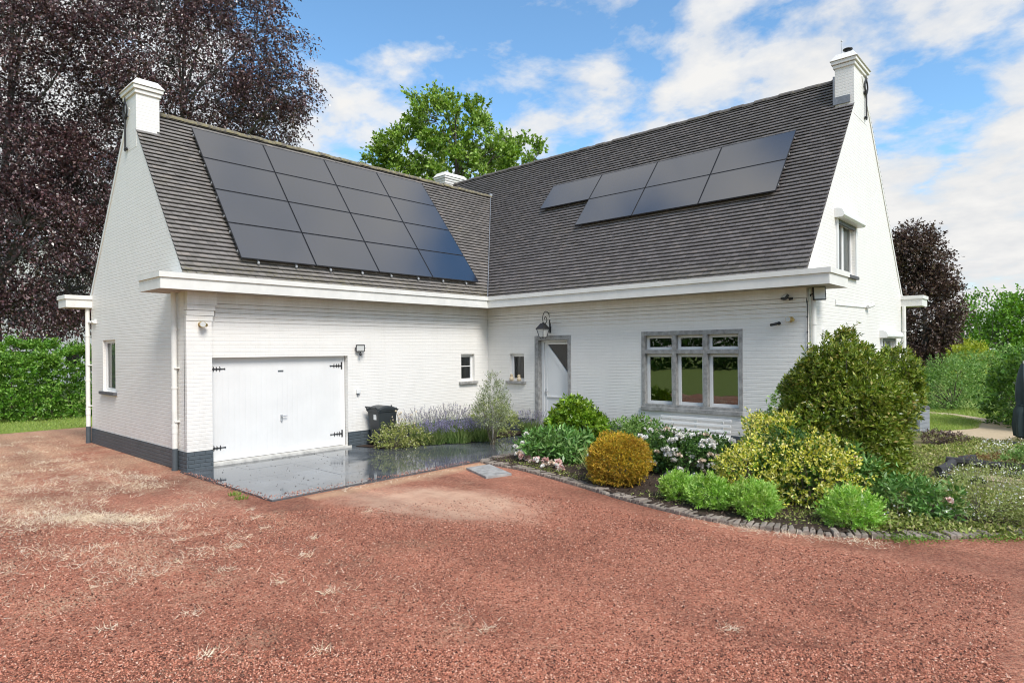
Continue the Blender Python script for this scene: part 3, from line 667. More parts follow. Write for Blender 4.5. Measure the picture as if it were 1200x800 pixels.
# back walls and the far gable, plain
mb = MB(); mb.poly([(-WL, -LL, -.1), (-WL, 0.5, -.1), (-WL, 0.5, 3.6), (-WL, -LL, 3.6)][::-1]); mb.poly([(XB, 0, -.1), (XB, WR, -.1), (XB, WR, 3.6), (XB, WR / 2, ZR - .05), (XB, 0, 3.6)][::-1])
mb.poly([(XB, WR, -.1), (LR, WR, -.1), (LR, WR, 3.6), (XB, WR, 3.6)][::-1]); mb.poly([(XB, 0, -.1), (-WL, 0, -.1), (-WL, 0, 3.6), (XB, 0, 3.6)])
mb.build('wall', M['white_brick'], house)
# brick pier by the garage door, stepping out at its head
mb = MB(); mb.box((-0.02, -LL, -0.05), (0.10, -7.92, 2.93))
for k in range(3): mb.box((-0.02, -LL + 0.002 * k, 2.932 + k * .105), (0.112 + .012 * k, -7.905 + .022 * k, 3.030 + k * .105))
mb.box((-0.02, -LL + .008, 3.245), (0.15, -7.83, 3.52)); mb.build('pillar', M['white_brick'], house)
# corbel courses under the gutter
for F, a, b in ((FG, -7.82, -0.035), (FR_, 0.035, LR - .004)):
    mb = MB()
    for k in range(4): boxm(mb, F, a, b, 2.925 + k * .0925, 3.008 + k * .0925, -.02, .010 + .010 * k)
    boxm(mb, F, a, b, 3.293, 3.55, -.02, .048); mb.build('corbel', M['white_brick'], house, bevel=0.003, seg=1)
# dark plinth
mb = MB(); boxm(mb, FG, -4.74, -0.02, -.05, .40, -.02, .018); mb.build('plinth', M['plinth_brick'], house)
mb = MB(); mb.box((-.02, -LL - .012, -.05), (.114, -7.914, .385)); mb.build('plinth', M['plinth_brick'], house)
mb = MB(); boxm(mb, FR_, 0.02, 1.80, -.05, .43, -.02, .018); mb.build('plinth', M['plinth_brick'], house)
mb = MB(); boxm(mb, FR_, 3.02, LR + .016, -.05, .43, -.02, .018); mb.build('plinth', M['plinth_brick'], house)
mb = MB(); boxm(mb, FL, -WL - .01, -.03, -.05, .385, -.02, .018); mb.build('plinth', M['plinth_brick'], house)
mb = MB(); boxm(mb, FE, 0.0, WR + .01, -.05, .43, -.02, .016); mb.build('plinth', M['plinth_brick'], house)

# ---- box gutters with a stepped lip
def gutter(outline, grow):
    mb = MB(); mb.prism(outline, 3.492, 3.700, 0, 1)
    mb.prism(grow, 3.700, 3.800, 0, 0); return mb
o1 = [(-0.62, -LL + .02), (-0.62, -8.99), (0.50, -8.99), (0.50, -0.50), (9.42, -0.50), (9.42, 0.72), (LR - .02, 0.72), (LR - .02, .02), (-.02, .02), (-.02, -LL + .02)]
g1 = [(-0.65, -LL + .02), (-0.65, -9.02), (0.53, -9.02), (0.53, -0.53), (9.45, -0.53), (9.45, 0.75), (LR - .02, 0.75), (LR - .02, .02), (-.02, .02), (-.02, -LL + .02)]
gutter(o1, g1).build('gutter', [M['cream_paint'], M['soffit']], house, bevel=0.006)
o2 = [(-6.08, -LL + .02), (-6.08, -8.97), (-6.80, -8.97), (-6.80, -1.2), (-WL + .02, -1.2), (-WL + .02, -LL + .02)]
g2 = [(-6.05, -LL + .02), (-6.05, -9.0), (-6.83, -9.0), (-6.83, -1.2), (-WL + .02, -1.2), (-WL + .02, -LL + .02)]
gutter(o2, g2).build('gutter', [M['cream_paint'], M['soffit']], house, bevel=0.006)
o3 = [(LR - .02, 8.53), (9.40, 8.53), (9.40, 9.30), (XB, 9.30), (XB, WR - .02), (LR - .02, WR - .02)]
g3 = [(LR - .02, 8.50), (9.43, 8.50), (9.43, 9.33), (XB, 9.33), (XB, WR - .02), (LR - .02, WR - .02)]
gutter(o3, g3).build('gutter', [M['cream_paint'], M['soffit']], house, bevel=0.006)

# ---- roofs: every tile built
def tile_slope(name, org, along, up, nrm, length, slope_len, row, tw, m, parent, keep=None, seed=1):
    """org: eave corner; along/up/nrm unit vectors"""
    r = np.random.default_rng(seed); org, along, up, nrm = (np.array(q, float) for q in (org, along, up, nrm))
    Vs = []; Fs = []; nv = 0
    nrow = int(math.ceil(slope_len / row))
    for j in range(nrow):
        s0 = j * row; n = int(length / tw) + 2; off = (0.5 if j % 2 else 0.0) * tw
        a0 = np.arange(n) * tw - off; a1 = a0 + tw - 0.004; a0 = np.clip(a0, 0, length); a1 = np.clip(a1, 0, length)
        ok = a1 - a0 > 0.02
        if keep is not None: ok &= keep(a0, s0)
        a0 = a0[ok]; a1 = a1[ok]; k = len(a0)
        if not k: continue
        jit = r.normal(0, .002, k); lip = 0.055 + r.normal(0, .0014, k) * np.where(r.random(k) < .04, 4, 1); js = r.normal(0, .0016, k); tl = r.normal(0, .0010, k)
        def pt(a, s, h): return org + along * a[:, None] + up * np.asarray(s).reshape(-1, 1) + nrm * np.asarray(h).reshape(-1, 1)
        one = np.ones(k); s1 = s0 + row * 1.35
        v = np.stack([pt(a0, s0 * one + js, lip + tl), pt(a1, s0 * one + js, lip - tl), pt(a1, min(s1, slope_len) * one, jit * .3 + .002), pt(a0, min(s1, slope_len) * one, jit * .3 + .002),
                      pt(a0, s0 * one + js + .004, lip - .015), pt(a1, s0 * one + js + .004, lip - .015)], 1)
        Vs.append(v.reshape(-1, 3)); b = nv + np.arange(k)[:, None] * 6
        Fs.append(np.concatenate([b + np.array([[0, 1, 2, 3]]), b + np.array([[4, 5, 1, 0]])])); nv += 6 * k
    # battened underlay just below the tiles
    q0 = org + along * .03 - nrm * .012; q1 = org + along * (length - .03) - nrm * .012
    u = [q0, q1, q1 + up * slope_len, q0 + up * slope_len]
    Vs.append(np.array(u)); Fs.append(np.array([[nv, nv + 1, nv + 2, nv + 3]]))
    F = np.concatenate(Fs); mi = np.zeros(len(F), np.int32); mi[-1] = 1
    return np_mesh_if(name, np.concatenate(Vs), F, [m, M['black_metal']], parent, mi)
slL = math.hypot(WL / 2 + SE, ZL - ZE); slR = math.hypot(WR / 2 + SE, ZR - ZE)
uL = np.array([-(WL / 2 + SE) / slL, 0, (ZL - ZE) / slL]); nL = np.array([uL[2], 0, -uL[0]])
uR = np.array([0, (WR / 2 + SE) / slR, (ZR - ZE) / slR]); nR = np.array([0, -uR[2], uR[1]])
def keepL(a, s):   # stop past the valley
    z = ZE + s * uL[2]; yv = -SE + (z - ZE) / (ZR - ZE) * (WR / 2 + SE)
    return ((-LL + a) < yv + 0.25) & ~((-LL + a < -7.98) & (SE + s * uL[0] < -2.55))
def keepR(a, s): return ~((XB + a > 8.36) & (-SE + s * uR[1] > 3.55))
def keepL2(a, s): return ~((3.4 - a < -8.0) & (s > slL - 1.1))
def keepR2(a, s): return ~((LR - a > 8.36) & (s > slR - 1.0))
roofL = tile_slope('roof', (SE, -LL - .015, ZE), (0, 1, 0), uL, nL, LL + 3.75, slL, 0.128, 0.172, M['tile_mossy'], house, keepL, 11)
roofR = tile_slope('roof', (XB, -SE, ZE), (1, 0, 0), uR, nR, LR - XB + .015, slR, 0.128, 0.172, M['tile'], house, keepR, 12)
tile_slope('roof', (-WL - SE, 3.4, ZE), (0, -1, 0), uL * [-1, 1, 1], nL * [-1, 1, 1], LL + 3.4 + .015, slL, 0.128, 0.5, M['tile'], house, keepL2, 13)
tile_slope('roof', (LR + .015, WR + SE, ZE), (-1, 0, 0), uR * [1, -1, 1], nR * [1, -1, 1], LR - XB + .015, slR, 0.128, 0.5, M['tile'], house, keepR2, 14)
def ridge(a, b, m, parent):
    a = Vector(a); b = Vector(b); n = int((b - a).length / .33); d = (b - a).normalized(); mb = MB(); side = d.cross(Vector((0, 0, 1)))
    for i in range(n + 1):
        p = a + d * i * .33; q = p + d * .338; h = .012 * (i % 2) + random.uniform(-.006, .006); vs = []
        for pt, e in ((p, .006), (q, 0)):
            for k in range(9):
                t = math.pi * (k / 8) * 1.06 - .1; r = .125 + e
                vs.append(pt + side * math.cos(t) * r * 1.05 + Vector((0, 0, math.sin(t) * r * .78 - .045 + h)))
        mb.add(vs, [(k, k + 1, 10 + k, 9 + k) for k in range(8)] + [tuple(range(9)), tuple(range(17, 8, -1))])
    return mb.build('ridge', m, parent)
ridge((-WL / 2, -7.94, ZL), (-WL / 2, 3.15, ZL), M['ridge_tile'], roofL)
ridge((XB + .6, WR / 2, ZR), (8.2, WR / 2, ZR), M['ridge_tile_grey'], roofR)
# lead valley between the slopes
v0 = Vector((SE, -SE, ZE)) ; v1 = Vector((-WL / 2, -SE + (ZL - ZE) / (ZR - ZE) * (WR / 2 + SE), ZL))
off = Vector((.04, -.04, .05))
mb = MB(); mb.tube([v0 + off, v1 + off], 0.015, 6); mb.lathe(v1 + off + Vector((0, 0, -.05)), [(.02, 0), (.09, .01), (.085, .07), (.02, .12)], 10); mb.build('valley_flashing', M['lead'], roofR, smooth=True)
# verge undersides on the far rakes (pale mortar strip)
for F, A, B in ((FL, (-WL - SE, ZE), (-WL / 2, ZL)), (FE, (WR + SE, ZE), (WR / 2, ZR))):
    mb = MB(); dx = B[0] - A[0]; dz = B[1] - A[1]; l = math.hypot(dx, dz); nx, nz = -dz / l, dx / l
    if nz > 0: nx, nz = -nx, -nz
    pts = [(A[0], A[1]), (B[0], B[1]), (B[0] + nx * .09, B[1] + nz * .09), (A[0] + nx * .09, A[1] + nz * .09)]
    vs = [F(u, z, .02) for u, z in pts] + [F(u, z, -.03) for u, z in pts]
    mb.add(vs, [(0, 1, 2, 3), (7, 6, 5, 4), (0, 4, 5, 1), (1, 5, 6, 2), (2, 6, 7, 3), (3, 7, 4, 0)]); mb.build('verge', M['cream_paint'], house)

# ---- chimneys
def chimney(x0, x1, y0, y1, z0, z1, label=None):
    mb = MB(); mb.box((x0, y0, z0), (x1, y1, z1 - .28)); ch = mb.build('chimney', M['white_brick'], house)
    c = MB()
    for k in range(2): e = .035 + .035 * k; c.box((x0 - e, y0 - e, z1 - .279 + .09 * k), (x1 + e, y1 + e, z1 - .196 + .09 * k))
    c.frustum(((x0 + x1) / 2, (y0 + y1) / 2, z1 - .10), ((x0 + x1) / 2, (y0 + y1) / 2, z1 + .07), ((x1 - x0) / 2 + .10, (y1 - y0) / 2 + .10), ((x1 - x0) / 2 - .02, (y1 - y0) / 2 - .02))
    c.build('cap', M['white_brick'], ch, bevel=.008)
    return ch
c1 = chimney(-3.36, -2.60, -LL - .004, -7.93, 6.9, 8.36)
c2 = chimney(8.44, LR + .004, 3.58, 4.72, 7.9, 9.36)
f = MB(); f.box((8.40, 3.54, 8.20), (8.78, 3.578, 8.38)); f.box((8.40, 3.55, 8.24), (8.438, 4.70, 8.9)); f.build('flashing', M['lead'], c2)
f = MB(); f.cyl((8.64, 3.95, 9.40), (8.64, 3.95, 9.62), .07, 14); f.cyl((8.64, 3.95, 9.62), (8.64, 3.95, 9.64), .11, 14); f.build('cowl', M['black_metal'], c2)
f = MB(); f.cyl((8.64, 4.40, 9.40), (8.64, 4.40, 9.52), .06, 14); f.lathe((8.64, 4.40, 9.52), [(.05, 0), (.13, .05), (.13, .07), (.02, .10)], 14); f.build('cowl', M['black_metal'], c2)
f = MB(); f.cyl((8.56, 3.74, 9.40), (8.56, 3.74, 9.78), .012, 6); f.ball((8.56, 3.74, 9.79), .022, 5); f.build('lightning_rod', M['zinc'], c2)
c3 = chimney(-6.60, -6.05, 3.80, 4.90, 8.3, 9.42)
f = MB()
for k in range(3): f.box((-6.63, 3.77, 8.86 + .09 * k), (-6.02, 4.93, 8.89 + .09 * k))
f.build('band', M['white_brick'], c3)
# wrought wall anchors under both chimneys
def anchor(F, u, z0, z1):
    a = MB(); P = lambda du, z, d=.05: F(u + du, z, d)
    a.tube([P(0, z0), P(0, z1 - .25)], .022, 8); a.tube([P(-.08, z0 + .06, .04), P(.08, z0 + .06, .04)], .02, 6); a.cyl(F(u, z0 + .06, -.02), F(u, z0 + .06, .07), .03, 8)
    a.cyl(F(u, z1 - .32, -.02), F(u, z1 - .32, .07), .03, 8); a.tube([P(-.12, z1 - .33, .03), P(.12, z1 - .33, .03)], .018, 6)
    for s in (-1, 1):
        q = [P(s * .13 * math.sin(t) * (1 if t < 2.6 else 1), z1 - .38 + .40 * (t / 3.14)) for t in np.linspace(0, 3.14, 12)]
        a.tube(q, .02, 6)
    a.tube([P(0, z1), P(0, z1 + .14)], [.028, .004], 6)
    return a.build('wall_anchor', M['iron'], house, smooth=True)
anchor(FL, -3.20, 6.90, 8.0); anchor(FE, 4.52, 7.98, 8.98)
# ---- downpipes
def downpipe(F, u, z_top, z_low, z_split, d=.075, swan=None):
    a = MB(); a.tube([F(u, z_top, d), F(u, z_split, d)], .052, 14)
    for z in (z_split + .42, 1.6, 2.75): a.tube([F(u, z, d), F(u, z + .045, d)], .06, 14)
    a.tube([F(u, z_split + .30, d), F(u, z_split + .42, d)], .057, 14)
    for z in (2.0, 0.95): a.box(F(u - .075, z, 0), F(u + .075, z + .025, d + .02))
    p = a.build('downpipe', M['cream_paint'], house, smooth=True)
    a = MB(); a.tube([F(u, z_split, d), F(u, z_low, d)], .056, 14); a.tube([F(u, z_low + .0, d), F(u, z_low + .04, d)], .062, 14); a.build('shoe', M['grey_metal'], p, smooth=True)
downpipe(FL, -.32, 3.5, 0.0, .43); downpipe(FL, -6.20, 3.5, 0.0, .43)
downpipe(FE, .16, 3.5, 0.0, .45); downpipe(FE, 8.54, 3.5, 0.0, .45)
a = MB(); a.cyl((-6.0, -LL - .02, 3.12), (-5.72, -LL - .06, 3.12), .035, 10); a.box((-5.80, -LL, 3.08), (-5.70, -LL - .05, 3.17)); a.cyl((-6.15, -LL - .05, 3.12), (-6.0, -LL - .03, 3.12), .035, 10)
a.build('overflow_pipe', M['white_metal'], house)

# ---- garage door
gd = MB(); boxm(gd, FG, -7.90, -4.76, .10, 2.20, -.20, -.13); gdoor = gd.build('garage_door', M['plank_paint'], house, bevel=.004)
f = MB(); boxm(f, FG, -4.80, -4.755, .09, 2.16, -.159, -.12); boxm(f, FG, -7.92, -4.755, 2.165, 2.204, -.159, -.12); f.build('frame', M['white_paint'], gdoor)
f = MB(); boxm(f, FG, -7.94, -4.66, .0, .085, -.17, .03); boxm(f, FG, -7.93, -4.70, .085, .092, -.17, -.02); f.build('door_sill', M['concrete'], house, bevel=.008)
for u, s in ((-7.88, 1), (-4.83, -1)):
    for z in (1.975, .37):
        h = MB(); boxm(h, FG, u - .016, u + .016, z - .085, z + .085, -.13, -.118)
        h.tube([FG(u, z, -.12), FG(u + s * .30, z, -.12)], [.016, .009], 6)
        for k, l in ((.07, .055), (.13, .045), (.20, .05)): h.tube([FG(u + s * k, z - l, -.12), FG(u + s * (k + .012), z, -.118), FG(u + s * k, z + l, -.12)], [.006, .012, .006], 6)
        h.ball(FG(u + s * .30, z, -.12), .017, 5); h.build('hinge', M['iron'], gdoor, smooth=True)
h = MB(); boxm(h, FG, -6.375, -6.325, .80, .94, -.13, -.118); h.tube([FG(-6.35, .91, -.12), FG(-6.35, .91, -.07), FG(-6.24, .91, -.07)], .011, 8); h.cyl(FG(-6.35, .80, -.12), FG(-6.35, .80, -.10), .016, 8); h.build('handle', M['zinc'], gdoor, smooth=True)
h = MB(); boxm(h, FG, -6.42, -6.30, 1.885, 1.91, -.13, -.115); h.build('vent_slot', M['grey_metal'], gdoor)

# ---- windows
def sash(F, u0, u1, z0, z1, d, w, parent, pane=None, bars=(), mat_=None, midbar=None):
    s = MB(); t = .05
    boxm(s, F, u0, u0 + w, z0, z1, d - t, d); boxm(s, F, u1 - w, u1, z0, z1, d - t, d)
    boxm(s, F, u0 + w, u1 - w, z0, z0 + w, d - t, d - .002); boxm(s, F, u0 + w, u1 - w, z1 - w, z1, d - t, d - .002)
    for zb in bars: boxm(s, F, u0 + w, u1 - w, zb - .012, zb + .012, d - .034, d - .016)
    if midbar: boxm(s, F, midbar - w * .9, midbar + w * .9, z0 + w, z1 - w, d - t, d - .004)
    s.build('sash', mat_ or M['white_paint'], parent, bevel=.004)
    p = MB(); p.poly([F(u0 + w - .005, z0 + w - .005, d - .028), F(u1 - w + .005, z0 + w - .005, d - .028), F(u1 - w + .005, z1 - w + .005, d - .028), F(u0 + w - .005, z1 - w + .005, d - .028)]).build('pane', pane or M['pane'], parent)
def room(F, u0, u1, z0, z1, d, depth, parent):
    b = MB(); q = .04; a0, a1, b0, b1 = u0 - q, u1 + q, z0 - q, z1 + q
    C_ = [F(a0, b0, d), F(a1, b0, d), F(a1, b1, d), F(a0, b1, d)]; D_ = [F(a0 - .3, b0 - .4, d - depth), F(a1 + .3, b0 - .4, d - depth), F(a1 + .3, b1 + .2, d - depth), F(a0 - .3, b1 + .2, d - depth)]
    b.add(C_ + D_, [(4, 5, 6, 7), (0, 1, 5, 4), (1, 2, 6, 5), (2, 3, 7, 6), (3, 0, 4, 7)]); b.build('room', M['interior'], parent)
# three-light window in a stone frame
u0, u1, z0, z1 = WIN
w = MB(); jw = .085; dF, dB = .015, -.17
boxm(w, FR_, u0, u0 + jw, z0, z1, dB, dF); boxm(w, FR_, u1 - jw, u1, z0, z1, dB, dF)
boxm(w, FR_, u0 + jw, u1 - jw, z1 - .10, z1, dB, dF - .002); boxm(w, FR_, u0 - .0 + jw, u1 - jw, z0, z0 + .125, dB, dF - .002); boxm(w, FR_, u0 - .01, u1 + .01, z0 - .03, z0 + .06, dB, dF + .035)
mu = [u0 + jw + (u1 - u0 - 2 * jw) * k / 3 for k in range(4)]
for k in (1, 2): boxm(w, FR_, mu[k] - .05, mu[k] + .05, z0 + .125, z1 - .10, dB, dF - .004)
for k in range(3): boxm(w, FR_, mu[k] + (.05 if k else 0), mu[k + 1] - (.05 if k < 2 else 0), 2.185, 2.28, dB, dF - .006)
win = w.build('window', M['stone'], house, bevel=.006)
for k in range(3):
    a = mu[k] + (.05 if k else 0); b = mu[k + 1] - (.05 if k < 2 else 0)
    sash(FR_, a, b, z0 + .125, 2.185, -.105, .07, win); sash(FR_, a, b, 2.28, z1 - .10, -.105, .062, win)
room(FR_, u0 + .1, u1 - .1, z0 + .1, z1 - .1, -.175, 2.2, win)
# small windows either side of the inner corner
for F, (a, b, c, e), bars in ((FG, SWG, (1.86,)), (FR_, SWR, ())):
    s = MB(); s.box(F(a - .10, c - .075, .0), F(b + .07, c - .002, .085)); s.box(F(a - .10, c - .03, -.16), F(b + .07, c - .002, .0))
    wn = s.build('window', M['stone'], house, bevel=.01)
    sash(F, a, b, c, e - .02, -.09, .075, wn, M['pane_soft'], bars=bars)
    s = MB(); boxm(s, F, a, b, e - .022, e, -.15, -.01); s.build('lintel', M['white_brick'], wn)
    s = MB(); q = lambda t: a + .06 + (b - a - .12) * t
    n = 26; pts = [(q(i / n), -.145 - .012 * math.sin(i * 1.9)) for i in range(n + 1)]
    for i in range(n): s.poly([F(pts[i][0], c + .05, pts[i][1]), F(pts[i + 1][0], c + .05, pts[i + 1][1]), F(pts[i + 1][0], e - .05, pts[i + 1][1]), F(pts[i][0], e - .05, pts[i][1])])
    s.build('curtain', M['interior'], wn)
    room(F, a, b, c, e, -.165, .6, wn)
# gable windows
def gable_window(F, op, sill_mat, shutter, parent=house, mid=None):
    a, b, c, e = op
    s = MB(); s.box(F(a - .10, c - .075, 0.0), F(b + .10, c - .002, .075)); s.box(F(a - .0, c - .03, -.13), F(b + .0, c - .003, 0.0)); wn = s.build('window', sill_mat, house, bevel=.006)
    sash(F, a, b, c, e, -.07, .075, wn, M['pane_soft'], midbar=mid)
    n = 40; s = MB(); pts = [(a + .05 + (b - a - .1) * i / n, -.135 - .025 * math.sin(i * 1.5) - .01 * math.sin(i * .7)) for i in range(n + 1)]
    for i in range(n): s.poly([F(pts[i][0], c + .03, pts[i][1]), F(pts[i + 1][0], c + .03, pts[i + 1][1]), F(pts[i + 1][0], e - .03, pts[i + 1][1]), F(pts[i][0], e - .03, pts[i][1])])
    s.build('curtain', M['curtain'], wn, smooth=True)
    room(F, a, b, c, e, -.145, .8, wn)
    if shutter:
        prof = [(0.0, e - .02), (.165, e - .02), (.20, e + .02), (.20, e + .07), (.16, e + .15), (.08, e + .185), (0.0, e + .19)]
        s = MB(); vs = [F(a - .20, z, d) for d, z in prof] + [F(b + .20, z, d) for d, z in prof]; k = len(prof)
        s.add(vs, [tuple(range(k)), tuple(range(2 * k - 1, k - 1, -1))] + [(i, i + k, (i + 1) % k + k, (i + 1) % k) for i in range(k)]); s.build('shutter_box', M['white_metal'], wn, bevel=.004)
        s = MB(); boxm(s, F, a - .10, a - .01, c - .0, e - .021, 0, .035); s.build('shutter_rail', M['white_metal'], wn); s = MB(); boxm(s, F, b + .01, b + .10, c - .0, e - .021, 0, .035); s.build('shutter_rail', M['white_metal'], wn)
        s = MB(); boxm(s, F, a, b, e - .10, e - .021, -.03, .02); s.build('shutter_slat', M['grey_metal'], wn)
    return wn
gable_window(FL, LWIN, M['dark_stone'], False)
gable_window(FE, UW, M['dark_stone'], True, mid=2.8)
gable_window(FE, LW2, M['dark_stone'], True, mid=6.85)
# ---- front door in a stone surround
u0, u1, z0, z1 = DOOR
w = MB(); boxm(w, FR_, u0, u0 + .13, 0, z1, -.19, .02); boxm(w, FR_, u1 - .10, u1, 0, z1, -.19, .02); boxm(w, FR_, u0 + .13, u1 - .10, z1 - .12, z1, -.19, .018); boxm(w, FR_, u0 - .05, u1 + .05, 0.0, .13, -.19, .16)
dr = w.build('front_door', M['stone'], house, bevel=.008)
w = MB(); a, b, zt = u0 + .13, u1 - .10, z1 - .12
boxm(w, FR_, a, a + .09, .13, zt, -.20, -.12); boxm(w, FR_, b - .03, b, .13, zt, -.20, -.12); boxm(w, FR_, a + .09, b - .03, zt - .05, zt, -.20, -.12)
w.build('frame', M['white_paint'], dr, bevel=.004)
a, b, zt = a + .10, b - .035, zt - .06
TA, TB, TC = (a + .10, zt - .05), (b - .045, zt - .05), (b - .045, zt - .05 - .80)
w = MB(); D0 = -.15
# leaf built as the stiles, rails and panels round the triangular light
def slab(pts, d0, d1):
    n = len(pts); vs = [FR_(u, z, d1) for u, z in pts] + [FR_(u, z, d0) for u, z in pts]
    w.add(vs, [tuple(range(n)), tuple(range(2 * n - 1, n - 1, -1))] + [(i, i + n, (i + 1) % n + n, (i + 1) % n) for i in range(n)])
slab([(a, .14), (b, .14), (b, 1.05), (a, 1.05)], -.19, D0 - .012); slab([(a, 1.05), (b, 1.05), TC, TA, (a, zt - .05)], -.19, D0 - .012); slab([(b, 1.05), (b, zt - .05), TB, TC], -.19, D0 - .012)
slab([(a, zt - .05), (b, zt - .05), (b, zt), (a, zt)], -.19, D0)
slab([(a, .14), (a + .07, .14), (a + .07, zt - .05), (a, zt - .05)], -.162, D0)
dx, dz = TC[0] - TA[0], TC[1] - TA[1]; l = math.hypot(dx, dz); px, pz = dz / l * .12, -dx / l * .12
slab([TA, TC, (TC[0], TC[1] - .17), (TA[0], TA[1] - .17)], -.162, D0 + .006)
slab([(a + .07, 1.02), (b, 1.02), (b, 1.05), (a + .07, 1.05)], -.162, D0 + .02)
slab([(a + .07, .14), (b, .14), (b, .30), (a + .07, .30)], -.162, D0 + .004)
w.build('door_leaf', M['white_paint'], dr, bevel=.003)
w = MB(); w.poly([FR_(TA[0], TA[1], -.17), FR_(TC[0], TC[1], -.17), FR_(TB[0], TB[1], -.17)]).build('pane', M['pane_soft'], dr)
w = MB(); w.tube([FR_(a + .035, 1.18, D0), FR_(a + .035, 1.18, D0 + .05), FR_(a + .15, 1.18, D0 + .05)], .011, 8); boxm(w, FR_, a + .015, a + .055, 1.07, 1.25, D0, D0 + .008); w.build('handle', M['zinc'], dr, smooth=True)
room(FR_, TA[0], TB[0], TC[1], TA[1], -.195, 1.2, dr)
# shallow white recess strip on the right gable
w = MB(); boxm(w, FE, .92, 1.10, 2.12, 2.68, -.01, .05); w.build('meter_cover', M['white_metal'], house, bevel=.006)

# ================================================================== SOLAR PANELS
def make_panel(w, h, name='solar_panel'):
    root = empty(name)
    f = MB(); b = .012; t = .035
    f.box((-w / 2, -h / 2, 0), (-w / 2 + b, h / 2, t)); f.box((w / 2 - b, -h / 2, 0), (w / 2, h / 2, t)); f.box((-w / 2 + b, -h / 2, 0), (w / 2 - b, -h / 2 + b, t)); f.box((-w / 2 + b, h / 2 - b, 0), (w / 2 - b, h / 2, t))
    f.box((-w / 2 + b, -h / 2 + b, .004), (w / 2 - b, h / 2 - b, .012))
    f.build('frame', M['panel_frame'], root)
    g = MB(); g.box((-w / 2 + b, -h / 2 + b, .014), (w / 2 - b, h / 2 - b, t - .003)); g.build('glass', M['solar_glass'], root)
    r = MB(); r.box((-w / 2 - .01, -h * .28 - .02, -.045), (w / 2 + .01, -h * .28 + .02, -.001)); r.box((-w / 2 - .01, h * .28 - .02, -.045), (w / 2 + .01, h * .28 + .02, -.001))
    r.build('mounting_rail', M['zinc'], root)
    return root
def frame_mat(ox, along, up, nrm):
    m = Matrix.Identity(4)
    for i, v in enumerate((along, up, nrm)):
        for j in range(3): m[j][i] = v[j]
    for j in range(3): m[j][3] = ox[j]
    return m
ordn = ['top', 'second', 'third', 'bottom']; ordc = ['leftmost', 'second from the left', 'third from the left', 'rightmost']
proto = make_panel(1.735, 1.034)
clip = MB(); clip.box((-.02, -.52 - .05, -.06), (.02, -.50, -.02)); clip.ball((0, -.56, -.04), .028, 5)
y0, s_bot, pw, ph = -7.21, 0.58, 1.752, 1.0525
first = True
for r_ in range(4):
    for c_ in range(4):
        s = s_bot + ph * (3.5 - r_); y = y0 + pw * (c_ + .5)
        o = proto if first else copy_tree(proto); first = False
        p = np.array([SE, y, ZE]) + uL * (s + .03) + nL * .14
        o.matrix_world = frame_mat(p, (0, 1, 0), uL, nL)
        tag(o, f"solar panel, {ordn[r_]} row of the big garage roof array, {ordc[c_]}", 'solar panel', 'solar panels on the garage wing roof')
# rail end clamps under the bottom row of panels
for o in [o for o in scene.objects if o.name.startswith('solar_panel') and 'panel, bottom row' in o.get('label', '')]:
    for dx in (-.48, .40):
        k = MB(); k.v = [(x + dx, y, z) for x, y, z in clip.v]; k.f = list(clip.f); k.mi = list(clip.mi); k.build('clamp', M['zinc'], o)
proto2 = make_panel(1.872, 1.112); first = True
lower_names = ['left', 'middle', 'right']
for r_, cs in ((0, range(4)), (1, range(1, 4))):
    for c_ in cs:
        s = 2.62 + 1.13 * (1.5 - r_); x = .20 + 1.89 * (c_ + .5)
        o = proto2 if first else copy_tree(proto2); first = False
        p = np.array([x, -SE, ZE]) + uR * (s + .04) + nR * .15
        o.matrix_world = frame_mat(p, (1, 0, 0), uR, nR)
        lab = f"solar panel in the upper row on the main roof, {ordc[c_]} of four" if r_ == 0 else f"solar panel in the lower row on the main roof, {lower_names[c_ - 1]} one of three"
        tag(o, lab, 'solar panel', 'solar panels on the main wing roof')

# ================================================================== WALL FIXTURES
# lantern
root = empty('wall_lantern', (2.34, 0, 2.75)); tag(root, 'black scroll-arm wall lantern with four glass sides hanging above the front door', 'lantern')
yl = -.34
a = MB(); a.box((-.022, -.03, 0.02), (.022, 0.0, .36)); a.box((-.035, -.012, 0.0), (.035, -.001, .38)); a.build('wall_plate', M['iron'], root, bevel=.004)
a = MB(); pts = [(0, -.02, .35)]
for t in np.linspace(0, math.pi * 1.28, 16): pts.append((0, -.19 - .165 * math.cos(math.pi - t) * 1.0 if False else -.185 + .165 * math.cos(t), .40 + .20 * math.sin(t)))
for t in np.linspace(math.pi * 1.28, math.pi * 3.1, 18):
    r = .165 * (1 - (t - math.pi * 1.28) / (math.pi * 2.2)); pts.append((0, -.235 + r * .72 * math.cos(t) , .385 + r * .8 * math.sin(t)))
a.tube(pts, .011, 8); a.cyl((0, yl, .24), (0, yl, .30), .012, 8); a.build('arm', M['iron'], root, smooth=True)
a = MB(); a.frustum((0, yl, .14), (0, yl, .24), (.145, .145), (.07, .07)); a.frustum((0, yl, .24), (0, yl, .262), (.072, .072), (.06, .06)); a.frustum((0, yl, .105), (0, yl, .14), (.165, .165), (.150, .150)); a.frustum((0, yl, -.135), (0, yl, -.115), (.075, .075), (.085, .085)); a.ball((0, yl, .275), .022, 5)
for sx in (-1, 1):
    for sy in (-1, 1):
        a.tube([(sx * .082, yl + sy * .082, -.118), (sx * .142, yl + sy * .142, .108)], .010, 6); a.cyl((sx * .062, yl + sy * .062, -.16), (sx * .062, yl + sy * .062, -.13), .012, 6)
a.build('lantern_cage', M['iron'], root)
a = MB(); a.frustum((0, yl, -.114), (0, yl, .104), (.076, .076), (.136, .136)); a.build('glass', M['frosted'], root)
root.scale = (.80, .9, .95)
